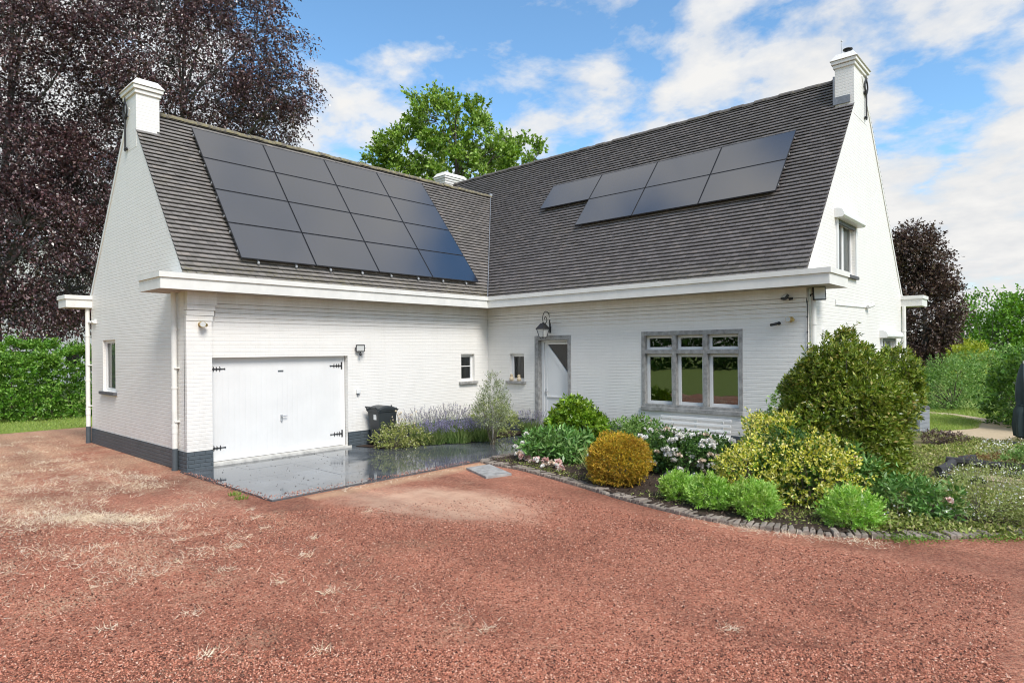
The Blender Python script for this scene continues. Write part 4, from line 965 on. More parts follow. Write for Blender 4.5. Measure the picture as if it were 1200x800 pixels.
def floodlight(name, loc, rz, w, h, label, cat='floodlight', tilt=-20, sensor=False, group=None):
    root = empty(name, loc, R(rz)); tag(root, label, cat, group)     # local -Y is the beam
    b = MB(); b.box((-w / 2, -.05, -h / 2), (w / 2, 0, h / 2)); 
    for k in range(5): b.box((-w / 2 + .02, 0, -h / 2 + h * (k + .4) / 5.5), (w / 2 - .02, .018, -h / 2 + h * (k + .7) / 5.5))
    bo = b.build('housing', M['black_metal'], root, bevel=.004)
    g = MB(); g.box((-w / 2 + .018, -.056, -h / 2 + .018), (w / 2 - .018, -.051, h / 2 - .018)); gl = g.build('lens', M['lamp_face'], root)
    for o in (bo, gl): o.rotation_euler = (R(tilt), 0, 0); o.location = (0, -.10, 0)
    b = MB(); b.tube([(-w / 2 - .008, -.12, 0), (-w / 2 - .008, -.03, -.02), (-w / 2 - .008, 0.0, -.02)], .009, 6); b.tube([(w / 2 + .008, -.12, 0), (w / 2 + .008, -.03, -.02), (w / 2 + .008, 0.0, -.02)], .009, 6); b.box((-w / 2 - .015, -.012, -.045), (w / 2 + .015, 0, .005)); b.build('bracket', M['black_metal'], root)
    if sensor:
        b = MB(); b.cyl((0, -.12, -h / 2 - .01), (0, -.12, -h / 2 - .06), .02, 10); b.ball((0, -.125, -h / 2 - .075), .034, 6); b.build('sensor', M['black_metal'], root, smooth=True)
    return root
floodlight('floodlight', (0.0, -4.40, 2.39), 62, .21, .16, 'black floodlight with motion sensor mounted on the white wall right of the garage door', tilt=12, sensor=True)
floodlight('floodlight', (8.56, -0.05, 3.30), -38, .15, .11, 'small black floodlight tilted under the gutter of the main wing front wall', tilt=-42)
floodlight('floodlight', (LR + .13, 0.20, 3.36), 35, .24, .26, 'large square black floodlight under the gutter at the right corner of the house', tilt=-8, sensor=False)
# bullet camera on the front wall
root = empty('security_camera', (8.27, -.05, 2.79)); tag(root, 'small black bullet camera on the front wall below the round brass light', 'camera')
a = MB(); a.cyl((.03, -.03, .0), (-.05, -.13, -.025), .028, 12); a.cyl((-.05, -.13, -.025), (-.056, -.138, -.027), .022, 12); a.build('camera_body', M['black_metal'], root, smooth=True)
a = MB(); a.cyl((.05, .05, .01), (.05, .03, .01), .035, 12); a.tube([(.05, .035, .01), (.02, -.02, .01)], .012, 8); a.build('mount', M['black_metal'], root, smooth=True)
def round_light(loc, rz, label):
    root = empty('wall_spotlight', loc, R(rz)); tag(root, label, 'wall light', 'round brass wall lights')
    a = MB(); a.cyl((0, 0, 0), (0, -.02, 0), .055, 16); a.tube([(0, -.02, 0), (0, -.06, 0)], .018, 10); a.build('base', M['brass'], root, smooth=True)
    a = MB(); a.tube([(-.012, -.05, .01), (-.016, -.13, .0), (-.018, -.15, -.0)], [.045, .062, .060], 14); a.tube([(.045, -.06, -.01), (.065, -.11, -.015)], [.026, .036], 10); a.build('lamp_head', M['brass'], root, smooth=True)
    a = MB(); a.cyl((-.018, -.150, 0), (-.0183, -.153, 0), .052, 14); a.build('lens', M['frosted'], root)
lant_fix = None
round_light((.10, -8.13, 2.86), 90, 'round brass spotlight high on the white pier left of the garage door')
round_light((8.56, 0, 2.87), 0, 'round brass spotlight under the corbels near the right end of the front wall')
root = empty('wall_socket', (0, -4.47, 1.32)); tag(root, 'white weatherproof outdoor socket on the wall between garage door and wheelie bin', 'socket')
a = MB(); a.box((0, -.05, -.02), (.055, .05, .075)); a.build('cover', M['white_metal'], root, bevel=.008); a = MB(); a.cyl((.03, -.01, -.02), (.035, -.01, -.055), .026, 10); a.build('outlet', M['grey_metal'], root)
root = empty('security_camera', (LR, 4.52, 3.30)); tag(root, 'white camera with cable conduit on the right gable wall below the upper window', 'camera')
a = MB(); a.cyl((0, 0, 0), (.05, 0, 0), .05, 14); a.tube([(.04, 0, 0), (.10, .0, -.02)], .02, 8); a.build('mount', M['white_metal'], root, smooth=True)
a = MB(); a.tube([(.06, -.08, .0), (.12, .12, .05), (.13, .15, .06)], [.045, .05, .05], 12); a.build('camera_body', M['white_metal'], root, smooth=True)
a = MB(); a.tube([(.012, -.05, -.01), (.012, -2.62, -.06), (.012, -2.62, .06)], .014, 8); a.build('conduit', M['white_metal'], root, smooth=True)
# black cable clipped down the front corner of the house
o = MB(); o.tube([(LR - .012, -.02, 3.30), (LR + .02, -.02, 3.15), (LR + .012, -.022, 1.2)], .009, 6)
for z in np.arange(1.4, 3.2, .3): o.box((LR - .0, -.034, z), (LR + .025, -.006, z + .02))
tag(o.build('power_cable', M['black_metal']), 'thin black cable clipped down the right front corner of the house', 'cable')

# two little ornaments on the window sill
def ornament(loc, rz, label, s):
    root = empty('bird_ornament', loc, R(rz)); tag(root, label, 'ornament', 'bird ornaments on the window sill')
    a = MB(); a.lathe((0, 0, 0), [(.03 * s, 0), (.052 * s, .03 * s), (.05 * s, .07 * s), (.03 * s, .10 * s), (.036 * s, .125 * s), (.03 * s, .15 * s), (.008, .165 * s)], 14); a.build('body', M['ornament'], root, smooth=True)
    a = MB(); a.tube([(0, -.03 * s, .125 * s), (0, -.055 * s, .118 * s)], [.012, .002], 6); a.build('beak', M['brass'], root)
    a = MB(); a.ball((-.016 * s, -.028 * s, .138 * s), .006, 4); a.ball((.016 * s, -.028 * s, .138 * s), .006, 4); a.build('eyes', M['black_metal'], root)
ornament((.97, -.045, 1.44), 20, 'small cream bird ornament on the left end of the window sill beside the front door', 1.2)
ornament((1.25, -.045, 1.44), -25, 'small cream bird ornament on the right end of the window sill beside the front door', 1.15)

# ================================================================== YARD THINGS
# wheelie bin: back and handle toward -Y, lid opens from +Y
root = empty('wheelie_bin', (.36, -4.02, .055)); root.scale = (.84, .86, .89); tag(root, 'black two-wheeled rubbish bin with a white sticker standing against the garage wall', 'bin')
a = MB(); a.frustum((0, .02, .06), (0, .0, .90), (.21, .24), (.255, .315)); a.frustum((0, 0, .90), (0, 0, .955), (.275, .335), (.275, .335))
a.box((-.19, -.27, .10), (-.13, -.235, .88)); a.box((.13, -.27, .10), (.19, -.235, .88)); a.build('body', M['bin_plastic'], root, bevel=.012)
a = MB(); n = 9; vs = []
for i in range(n):
    t = i / (n - 1); y = -.30 + .66 * t; h = .96 + .085 * math.sin(math.pi * min(1, t * 1.02)) ** .8 + .035 * (1 - t)
    for x in (-.285, -.24, .24, .285): vs.append((x, y, h - (.03 if abs(x) > .25 else 0)))
fs = [(i * 4 + k, i * 4 + k + 1, i * 4 + k + 5, i * 4 + k + 4) for i in range(n - 1) for k in range(3)]
b0 = len(vs); vs += [(x, y, .952) for x, y, z in vs]
fs += [(b0 + i * 4, i * 4, i * 4 + 4, b0 + i * 4 + 4) for i in range(n - 1)] + [(i * 4 + 3, b0 + i * 4 + 3, b0 + i * 4 + 7, i * 4 + 7) for i in range(n - 1)] + [tuple([0, 1, 2, 3] + [b0 + 3, b0]), tuple([b0 + 32, b0 + 35, 35, 34, 33, 32])]
a.add(vs, fs); a.box((-.12, .355, .955), (.12, .425, .985)); a.box((-.02, .30, .99), (.02, .33, 1.05)); a.build('lid', M['bin_plastic'], root, bevel=.006)
a = MB(); a.tube([(-.24, -.31, .96), (-.24, -.40, 1.035), (.24, -.40, 1.035), (.24, -.31, .96)], .019, 8); a.box((-.265, -.36, .93), (-.215, -.29, 1.0)); a.box((.215, -.36, .93), (.265, -.29, 1.0)); a.build('handle', M['bin_plastic'], root)
for s in (-1, 1):
    a = MB(); a.cyl((s * .235, -.22, .10), (s * .285, -.22, .10), .10, 20); w_ = a.build('wheel', M['black_metal'], root, bevel=.01)
    a = MB(); a.cyl((s * .286, -.22, .10), (s * .290, -.22, .10), .045, 14); a.build('hub', M['grey_metal'], w_)
a = MB(); a.box((.02, -.3005, .70), (.14, -.3125, .84)); a.build('sticker', M['sticker'], root)

# garden bench against the wall
root = empty('garden_bench', (6.54, -.34, .05)); tag(root, 'white slatted garden bench behind the white rose bush under the large window', 'bench')
bw = .83
for i, (z, y) in enumerate(((.71, .17), (.595, .155), (.48, .14), (.38, .125))):
    a = MB(); a.box((-bw, y - .014, z - .026), (bw, y + .014, z + .026)); a.build('backrest_slat', M['white_paint'], root, bevel=.004)
for x in (-bw + .22, 0, bw - .22):
    a = MB(); a.add([(x - .03, .165, 0), (x + .03, .165, 0), (x + .03, .212, .73), (x - .03, .212, .73), (x - .03, .215, 0), (x + .03, .215, 0), (x + .03, .238, .73), (x - .03, .238, .73)], [(0, 1, 2, 3), (5, 4, 7, 6), (0, 3, 7, 4), (1, 5, 6, 2), (3, 2, 6, 7), (0, 4, 5, 1)]); a.build('back_post', M['white_metal'], root)
for y in (.06, -.03, -.12, -.21):
    a = MB(); a.box((-bw, y - .036, .37), (bw, y + .036, .395)); a.build('seat_slat', M['white_metal'], root, bevel=.004)
for x in (-bw + .22, bw - .22):
    a = MB(); a.box((x - .03, -.24, -.02), (x + .03, -.19, .37)); a.build('leg', M['white_metal'], root); a = MB(); a.box((x - .025, -.24, .33), (x + .025, .16, .368)); a.build('seat_support', M['white_metal'], root)

# storage box beyond the big shrub
root = empty('storage_box', (9.35, 6.75, .0), R(-8)); tag(root, 'grey slatted storage box with a dark lid by the lawn beyond the big green shrub', 'storage box')
a = MB(); a.box((-.38, -.38, 0), (.38, .38, .62))
for k in range(5): a.box((.381, -.37, .02 + .12 * k), (.392, .37, .125 + .12 * k)); a.box((-.37, -.392, .02 + .12 * k), (.37, -.381, .125 + .12 * k))
a.build('box_body', M['box_grey'], root); a = MB(); a.frustum((0, 0, .62), (0, 0, .70), (.41, .41), (.37, .37)); a.build('lid', M['dark_stone'], root, bevel=.008)
# folded parasol in its cover
root = empty('parasol', (11.88, 5.5, 0)); tag(root, 'closed dark green garden parasol standing at the right edge by the hedge', 'parasol')
a = MB(); n = 18; prof = [(.10, .20), (.20, .26), (.235, .55), (.215, .95), (.15, 1.10), (.17, 1.25), (.135, 1.6), (.085, 1.95), (.03, 2.2)]
vs = []
for r, z in prof:
    for k in range(n):
        t = 2 * math.pi * k / n; rr = r * (1 + .16 * math.cos(6 * t + z * 1.2) + random.uniform(-.03, .03)); vs.append((rr * math.cos(t) + .03 * math.sin(z * 2.5), rr * math.sin(t), z))
a.add(vs, [(i * n + k, i * n + (k + 1) % n, (i + 1) * n + (k + 1) % n, (i + 1) * n + k) for i in range(len(prof) - 1) for k in range(n)] + [tuple(range(n - 1, -1, -1)), tuple((len(prof) - 1) * n + k for k in range(n))])
a.build('canopy', M['parasol_cloth'], root, smooth=True)
root.scale = (1, 1, .86)
a = MB(); a.cyl((0, 0, .05), (0, 0, 2.27), .024, 10); a.build('pole', M['zinc'], root); a = MB(); a.cyl((0, 0, 0), (0, 0, .07), .24, 20); a.build('base', M['dark_stone'], root, bevel=.01)
a = MB(); a.tube([(-.15, -.03, 1.11), (-.05, -.16, 1.10), (.12, -.12, 1.10), (.17, .02, 1.11)], .014, 6); a.build('strap', M['parasol_cloth'], root)
# dark timber edging of the little garden plot
def logs(a, b, r, sag=0):
    a = Vector(a); b = Vector(b); n = 8; p = [a.lerp(b, i / n) + Vector((random.gauss(0, .012), random.gauss(0, .012), random.gauss(0, .01))) for i in range(n + 1)]
    return MB().tube(p, [r * random.uniform(.85, 1.1) for _ in p], 8)
for (a, b, r, lab) in [((11.02, -.05, .13), (11.12, 1.05, .14), .075, 'short dark rotting log at the left side of the little garden plot'),
                       ((10.98, 1.05, .18), (12.75, .95, .15), .07, 'long dark log along the back of the little garden plot'),
                       ((11.05, -.22, .09), (11.75, -.35, .09), .055, 'dark log half buried along the front of the little garden plot'),
                       ((11.9, .35, .14), (12.7, .2, .13), .06, 'dark log lying across the sandy middle of the garden plot'),
                       ((11.05, 1.15, .12), (11.35, 1.75, .16), .075, 'pale-topped dark log leaning at the back left corner of the garden plot')]:
    tag(logs(a, b, r).build('log', M['log'], smooth=True), lab, 'log', 'dark logs round the garden plot')
def rock(loc, s, m, label, group=None):
    mb = MB(); mb.ball((0, 0, 0), 1, 7); k = np.random.default_rng(int(abs(loc[0] * 100 + loc[1] * 10))); dirs = k.normal(size=(6, 3)); 
    vs = []
    for v in mb.v:
        v = np.array(v); f = 1 + .16 * np.sin(dirs @ v * 2.2).sum() / 2; vs.append(tuple(v * f * np.array(s)))
    mb.v = vs; o = mb.build('rock', m, smooth=False); o.location = loc; tag(o, label, 'rock', group); return o
rock((8.72, -4.10, .10), (.13, .11, .17), M['rock'], 'dark lumpy rock standing between two bright green cushion plants', 'dark rocks in the bed')
rock((8.28, -3.75, .14), (.24, .15, .16), M['rock'], 'dark rock under the front of the white rose bush', 'dark rocks in the bed')
rock((7.95, -3.9, .12), (.12, .10, .17), M['rock'], 'dark rock squeezed between the golden ball shrub and the roses', 'dark rocks in the bed')
rock((10.62, -3.55, .20), (.22, .10, .13), M['pale_rock'], 'pale grey rock lying at the foot of the big green shrub')

# ================================================================== PLANTS
def flower_mesh(r, npet, m):
    n = npet; th = rng.uniform(0, 6.28, n); el = rng.uniform(-.25, 1.25, n)
    D = np.stack([np.cos(th) * np.cos(el), np.sin(th) * np.cos(el), np.sin(el)], 1)
    V = leaf_quads(D * r * .12, D + rng.normal(size=(n, 3)) * .25, r * rng.uniform(.75, 1.1, n), r * rng.uniform(.7, 1.0, n), .3)
    o = np_mesh('flower', V, 4, m); return o
FL_W = flower_mesh(.058, 26, M['white_petal']); FL_C = flower_mesh(.06, 24, M['cream_petal']); FL_P = flower_mesh(.07, 26, M['pink_petal'])
for f in (FL_W, FL_C, FL_P): COL.objects.unlink(f)
def put_flowers(root, pts, kinds, smin=.75, smax=1.2, nrm=None):
    for i, p in enumerate(pts):
        c = kinds[i % len(kinds)].copy(); COL.objects.link(c); c.parent = root; c.location = tuple(map(float, p)); s = random.uniform(smin, smax); c.scale = (s, s, s * random.uniform(.7, 1.0))
        c.rotation_euler = (random.uniform(-.7, .7), random.uniform(-.7, .7), random.uniform(0, 6.28))
def surf_pts(lobes, n, zmin=.12, camside=True, amp=.05, out=.09):
    P, N = lobe_points(lobes, n * 6, 0.0, amp, zmin)
    if camside: k = (N @ norm(np.array([.25, -.75, .6]))) > -.1; P = P[k]; N = N[k]
    return P[:n] + N[:n] * out
# large broadleaf shrub at the house corner
big = [(0, .1, 1.10, .80, .70, 1.02), (-.42, .2, 1.42, .46, .46, .52), (.36, .05, 1.28, .42, .46, .52), (0, 0, .55, .76, .70, .55), (-.2, .15, 1.85, .36, .36, .34), (.12, .3, 1.88, .34, .34, .34), (.0, .42, 2.24, .13, .13, .30), (-.55, .1, .85, .40, .42, .55)]
shrub('evergreen_shrub', (10.04, -2.25, .05), big, 8200, 9, .11, .072, .030, M['laurel'], 'huge rounded dark green evergreen shrub covering the right front corner of the house', 'shrub', inner=.35, amp=.18, nstem=30, stem_r=.03, up=.45, freq=5.0)
shrub('evergreen_shrub', (10.24, .25, .02), [(0, 0, 1.72, .40, .40, .38), (-.15, .2, 1.3, .36, .4, .5), (.14, 0, 1.38, .32, .36, .4)], 1200, 9, .12, .085, .036, M['laurel'], 'leggy green shrub rising behind the huge rounded shrub below the gable window', 'shrub', amp=.16, nstem=16, stem_r=.025, up=.45, freq=3.2)
# bright glossy mound by the front door
shrub('laurel_bush', (4.42, -1.72, .05), [(0, 0, .46, .54, .54, .46), (0, 0, .80, .36, .36, .32), (-.28, -.05, .50, .34, .36, .34), (.3, 0, .52, .34, .36, .36)], 860, 10, .10, .10, .048, M['skimmia'], 'bright green glossy leaved bush beside the front door', 'bush', amp=.18, up=.5, sp0=1.3, sp1=.5)
# golden ball
shrub('golden_conifer', (7.14, -4.16, .05), [(0, 0, .37, .48, .48, .42), (.05, 0, .56, .36, .36, .25), (-.16, -.05, .38, .34, .34, .30), (.18, .03, .38, .32, .34, .30)], 5600, 8, .055, .030, .012, M['thuja'], 'golden orange ball-shaped conifer near the brick edging', 'shrub', inner=.3, amp=.12, nstem=10, up=.3, rand=.5, sp0=.9, sp1=.3, freq=6)
# four lime cushions along the edging
for (x, y, r, h, lab) in [(8.40, -4.52, .18, .33, 'smallest bright green cushion plant, just right of the golden ball conifer'), (9.00, -4.69, .22, .40, 'bright green cushion plant left of its touching twin by the brick edging'), (9.62, -4.70, .24, .40, 'bright green cushion plant in front of the yellow variegated shrub, right of its twin'), (10.74, -4.38, .28, .40, 'lone bright green cushion plant on the right near the pale rock')]:
    shrub('cushion_plant', (x, y, .045), [(0, 0, h * .42, r, r, h * .52), (r * .3, 0, h * .4, r * .7, r * .7, h * .45), (-r * .3, .03, h * .42, r * .65, r * .7, h * .46)], 430, 14, .12, .050, .014, M['lime'], lab, 'cushion plant', 'bright green cushion plants along the edging', inner=.3, amp=.22, nstem=10, stem_r=.008, up=.8, rand=.28, sp0=1.0, sp1=.35, freq=7)
# yellow variegated euonymus, three plants
shrub('variegated_shrub', (9.48, -2.85, .05), [(0, 0, .58, .58, .54, .58), (.1, .1, .86, .44, .40, .36), (-.3, 0, .72, .4, .4, .45), (.38, -.2, .4, .42, .42, .4)], 1500, 8, .10, .05, .028, M['variegated'], 'tallest yellow variegated shrub, left of the huge evergreen shrub', 'shrub', 'yellow variegated shrubs', inner=.3, amp=.2, up=.5, freq=5)
shrub('variegated_shrub', (9.28, -3.82, .05), [(0, 0, .42, .42, .40, .36), (-.25, .1, .38, .34, .34, .32)], 800, 8, .09, .046, .026, M['variegated'], 'low yellow variegated shrub behind the pair of bright green cushions', 'shrub', 'yellow variegated shrubs', inner=.3, amp=.2, up=.5, freq=5)
shrub('variegated_shrub', (10.02, -3.66, .05), [(0, 0, .38, .48, .44, .40), (.1, .12, .64, .36, .34, .28), (.30, .05, .36, .34, .34, .34), (-.3, -.12, .22, .3, .3, .24)], 950, 8, .09, .046, .026, M['variegated'], 'yellow variegated shrub sprawling over the bed right of the cushion pair', 'shrub', 'yellow variegated shrubs', inner=.3, amp=.2, up=.5, freq=5)
# green plants showing through between the yellow ones
shrub('green_bush', (9.66, -3.22, .05), [(0, 0, .46, .46, .40, .50), (.05, -.18, .36, .40, .36, .36)], 900, 8, .10, .06, .03, M['green_dark'], 'dark green leafy bush in the middle of the yellow variegated shrubs', 'bush', amp=.16)
shrub('green_bush', (8.62, -.85, .05), [(0, 0, .62, .42, .42, .6), (.25, .1, .85, .3, .3, .3), (-.25, 0, .5, .3, .3, .4)], 600, 8, .12, .06, .03, M['mid_shrub'], 'loose green bush against the front wall right of the window', 'bush', amp=.2, up=.6)
# white roses
lob = [(0, 0, .32, .64, .50, .33), (-.42, 0, .34, .48, .46, .32), (.45, .1, .32, .46, .43, .29), (0, .15, .44, .5, .4, .16)]
rb = shrub('rose_bush', (7.62, -2.65, .05), lob, 1500, 7, .13, .055, .034, M['green_dark'], 'wide white flowering rose bush in front of the bench and window', 'rose bush', 'rose bushes', inner=.3, amp=.16, nstem=26, stem_r=.009)
put_flowers(rb, surf_pts(lob, 96, .14, out=.12), [FL_W, FL_W, FL_W, FL_W, FL_C], .8, 1.45)
lob = [(0, 0, .42, .36, .34, .34), (.1, .1, .3, .34, .3, .3)]
rb = shrub('rose_bush', (5.95, -1.55, .05), lob, 560, 7, .13, .055, .034, M['mid_shrub'], 'small cream flowering rose bush left of the bench behind the golden ball', 'rose bush', 'rose bushes', inner=.3, amp=.18)
put_flowers(rb, surf_pts(lob, 16, .2), [FL_C, FL_W], .5, .8)
lob = [(0, 0, .28, .34, .3, .28), (.35, .05, .26, .3, .28, .24)]
rb = shrub('rose_bush', (5.0, -.75, .05), lob, 460, 6, .12, .055, .034, M['mid_shrub'], 'low grey-green rose bush at the dark plinth right of the glossy bush', 'rose bush', 'rose bushes', inner=.3, amp=.2)
put_flowers(rb, surf_pts(lob, 10, .15), [FL_W], .4, .6)
# peonies
def peony(base, lobes, n, L, label, flowers, m=M['peony'], fl=(FL_W,), rx=.75, ry=.5, zmax=.62, fs=(.9, 1.4), fixed=None):
    root = shrub('peony', base, lobes, n, 7, .20, L, L * .30, m, label, 'peony', 'peonies', inner=.35, amp=.16, nstem=20, stem_r=.007, up=.55, rand=.5, sp0=1.3, sp1=.7)
    put_flowers(root, fixed if fixed is not None else surf_pts(lobes, flowers, .1), list(fl), *fs); return root
pl = [(0, 0, .24, .48, .42, .24), (.35, .1, .25, .38, .40, .22), (-.32, 0, .20, .34, .36, .22)]
peony((4.80, -3.08, .05), pl, 430, .15, 'dark green peony with white flowers at the left end of the front bed', 5, fixed=[(-.52, -.15, .50), (-.42, -.40, .34), (-.62, -.3, .20), (-.55, -.45, .26), (.1, .1, .56)])
# spent pale blooms lying on the soil along the edging
lob = [(0, 0, .06, .3, .1, .05)]
for (x, y, k, lab) in [(4.35, -3.62, 9, 'heap of fading pale pink peony blooms at the corner of the brick edging'), (5.45, -3.92, 12, 'row of fading cream blooms drooping over the soil below the dark green peony')]:
    root = empty('drooping_blooms', (x, y, .05)); tag(root, lab, 'flowers', 'fading blooms by the edging')
    pts = [(random.uniform(-.42, .42) * (1.4 if k > 9 else .7), random.uniform(-.10, .22), random.uniform(.03, .16)) for _ in range(k)]
    put_flowers(root, pts, [FL_C, FL_P, FL_W], 1.0, 1.5); stems_mb((0, .3, 0), pts, .006, .004).build('stem', M['stem'], root)
# iris-like blades left of the golden ball
def blade_plant(name, base, n, h, spread, m, label, cat, group=None, w=.018, flowers=None, bend=.35):
    root = empty(name, base); tag(root, label, cat, group)
    th = rng.uniform(0, 6.28, n); r = np.sqrt(rng.random(n)) * spread; P = np.stack([r * np.cos(th), r * np.sin(th), np.zeros(n)], 1)
    D = norm(np.stack([np.cos(th) * r / spread * .45, np.sin(th) * r / spread * .45, np.ones(n)], 1) + rng.normal(size=(n, 3)) * .14)
    np_mesh('foliage', blades(P, D, h * rng.uniform(.55, 1.1, n), w * rng.uniform(.6, 1.2, n), bend), 4, m, root)
    return root
bp = blade_plant('lily_plant', (6.30, -3.55, .05), 170, .48, .17, M['feather'], 'tuft of grassy blades with white flowers left of the golden ball conifer', 'plant')
put_flowers(bp, [(-.08, -.1, .36), (.05, -.05, .42), (-.15, -.08, .28)], [FL_W], .8, 1.1)
shrub('green_bush', (6.62, -2.75, .05), [(0, 0, .22, .36, .3, .24)], 260, 7, .12, .05, .025, M['mid_shrub'], 'low pale green bush behind the golden ball conifer', 'bush', amp=.2)
# grey-green olive standard in the patio corner
root = shrub('olive_tree', (2.35, -2.25, .06), [(0, 0, .88, .36, .36, .38), (.02, .02, 1.16, .25, .25, .30), (.0, 0, 1.42, .13, .13, .24), (-.14, 0, .66, .30, .3, .26), (.16, 0, .62, .26, .26, .24)], 620, 9, .17, .052, .013, M['olive'], 'small grey-green olive tree on a thin pale trunk at the inner corner of the patio', 'tree', inner=.45, amp=.18, nstem=20, stem_r=.008, up=.7, sp0=1.0, sp1=.4)
mb = MB(); mb.tube([(0, 0, -.04), (.012, 0, .2), (-.008, .01, .5), (.0, 0, .95)], [.022, .018, .016, .009], 8); mb.build('trunk', M['olive_bark'], root, smooth=True)
# lavender along the garage wall
def lavender(base, rx, ry, h, label, nst=330, grey=.3):
    root = empty('lavender', base); tag(root, label, 'lavender', 'lavender plants along the garage wall')
    n = nst * 3; th = rng.uniform(0, 6.28, n); r = np.sqrt(rng.random(n)); P = np.stack([r * np.cos(th) * rx * .8, r * np.sin(th) * ry * .8, np.zeros(n)], 1)
    lean = np.stack([np.cos(th) * r * .45, np.sin(th) * r * .45, np.ones(n)], 1)
    np_mesh('foliage', blades(P, lean + rng.normal(size=(n, 3)) * .16, h * rng.uniform(.4, .72, n), .013 * rng.uniform(.7, 1.5, n), .2), 4, M['lav_leaf'], root)
    m_ = nst; th = rng.uniform(0, 6.28, m_); r = np.sqrt(rng.random(m_)); B_ = np.stack([r * np.cos(th) * rx * .8, r * np.sin(th) * ry * .8, np.full(m_, h * .2)], 1)
    D = norm(np.stack([np.cos(th) * r * .5, np.sin(th) * r * .5, np.ones(m_)], 1) + rng.normal(size=(m_, 3)) * .12); Ls = h * rng.uniform(.45, .92, m_)
    np_mesh('stem', blades(B_, D, Ls, np.full(m_, .006), .05), 4, M['lav_leaf'], root)
    tip = B_ + D * Ls[:, None]; k = 7
    t = np.tile(np.linspace(-.05, .055, k), (m_, 1)); pos = tip[:, None] + D[:, None] * t[..., None]
    dd = D[:, None] * .8 + rng.normal(size=(m_, k, 3)) * .55
    V = leaf_quads(pos.reshape(-1, 3), dd.reshape(-1, 3), .030 * rng.uniform(.7, 1.2, m_ * k), .017, .3)
    np_mesh('flower_spikes', V, 4, [M['lav_flower'], M['lav_grey']], root, midx=np.repeat((rng.random(m_) < grey).astype(int), k))['kind'] = 'stuff'
    return root
for (x, y, rx, ry, h, g, lab) in [(1.10, -3.10, .42, .42, .56, .15, 'purple lavender clump nearest the black bin on the patio edge'), (1.42, -2.55, .42, .42, .60, .15, 'purple lavender clump in the front row between bin and olive tree'), (1.66, -1.95, .40, .42, .56, .15, 'purple lavender clump in front just left of the olive tree'),
                              (.45, -2.75, .40, .45, .86, .9, 'tall faded lavender clump at the wall right of the black bin'), (.50, -1.85, .40, .45, .88, .9, 'tall faded lavender clump at the wall below the small garage window'), (.65, -1.0, .40, .42, .70, .7, 'faded lavender clump at the plinth near the inner corner'), (2.0, -.45, .30, .26, .68, .8, 'faded lavender clump at the plinth left of the front door')]:
    lavender((x, y, .05), rx, ry, h * .84, lab, 150 if g > .5 else 230, g)
# pale sprawling plant and airy seed stalks by the bin
lob = [(0, 0, .16, .45, .42, .17), (.2, .35, .22, .4, .4, .24), (-.05, .1, .3, .25, .3, .2)]
rb = shrub('sprawling_plant', (.92, -4.15, .06), lob, 620, 7, .14, .036, .022, M['yellowish'], 'pale yellow-green sprawling plant spilling onto the wet slabs in front of the bin', 'plant', amp=.2, up=.4, rand=.6, nstem=24, stem_r=.006)
root = empty('seed_stalks', (.85, -3.75, .07)); tag(root, 'airy stalks with pale round seed heads rising in front of the black bin', 'plant')
tips = [(random.gauss(-.05, .26), random.gauss(0, .24), random.uniform(.35, .82)) for _ in range(24)]
stems_mb((0, 0, 0), tips, .006, .003, 5, .05).build('stem', M['stem'], root)
mb = MB()
for t in tips: mb.ball(t, random.uniform(.012, .026), 4)
mb.build('seed_heads', M['ornament'], root)['kind'] = 'stuff'
shrub('green_bush', (1.30, -1.25, .06), [(0, 0, .45, .45, .42, .42), (.35, .1, .35, .36, .36, .34)], 520, 8, .14, .055, .02, M['feather'], 'feathery light green bush behind the olive tree at the inner corner', 'bush', amp=.2, up=.7)
# right-hand garden
pl = [(0, 0, .19, .30, .26, .19), (.2, .1, .18, .26, .24, .16), (-.2, 0, .16, .24, .24, .16)]
rb = peony((11.25, -3.30, .03), pl, 210, .11, 'dark green peony with a pink bloom at the right end of the brick edging', 2, fixed=[(.40, -.16, .30), (-.14, -.2, .24)], fl=(FL_P, FL_C), fs=(.7, .9))
lob = [(0, 0, .28, .50, .42, .28), (.45, .05, .3, .45, .4, .28), (.1, .3, .36, .5, .35, .24), (.8, -.1, .26, .4, .4, .26)]
rb = shrub('feathery_plant', (11.92, -2.98, .03), lob, 1700, 8, .16, .030, .009, M['feather'], 'feathery light green plant mass with tiny white flowers at the right end of the edging', 'plant', amp=.18, up=.8, rand=.4, nstem=30, stem_r=.005, sp0=1.0, sp1=.4)
P = surf_pts(lob, 420, .3, False); np_mesh('flowers', leaf_quads(P, np.tile([0, 0, 1.0], (len(P), 1)) + rng.normal(size=(len(P), 3)) * .9, .020, .020, .1), 4, M['white_petal'], rb)['kind'] = 'stuff'
rb = shrub('peony', (10.42, -3.1, .05), [(0, 0, .35, .3, .28, .34)], 200, 7, .16, .10, .03, M['peony'], 'peony with one faded pink flower at the foot of the huge evergreen shrub', 'peony', 'peonies', amp=.16)
put_flowers(rb, [(.10, -.30, .66)], [FL_P], 1.5, 1.6)
mb = MB(); mb.tube([(.08, -.18, .2), (.10, -.28, .45), (.10, -.30, .65)], .006, 6); mb.build('stem', M['stem'], rb)
shrub('dark_shrub', (10.32, 4.5, .02), [(0, 0, .12, .30, .26, .15), (.3, .1, .10, .24, .2, .12)], 300, 7, .09, .04, .02, M['plum'], 'low dark brownish bush at the near edge of the lawn', 'shrub', amp=.2)
shrub('green_bush', (12.3, 1.2, .02), [(0, 0, .22, .4, .36, .26)], 330, 7, .12, .05, .024, M['mid_shrub'], 'leafy green bush at the right end of the garden plot', 'bush', amp=.2)
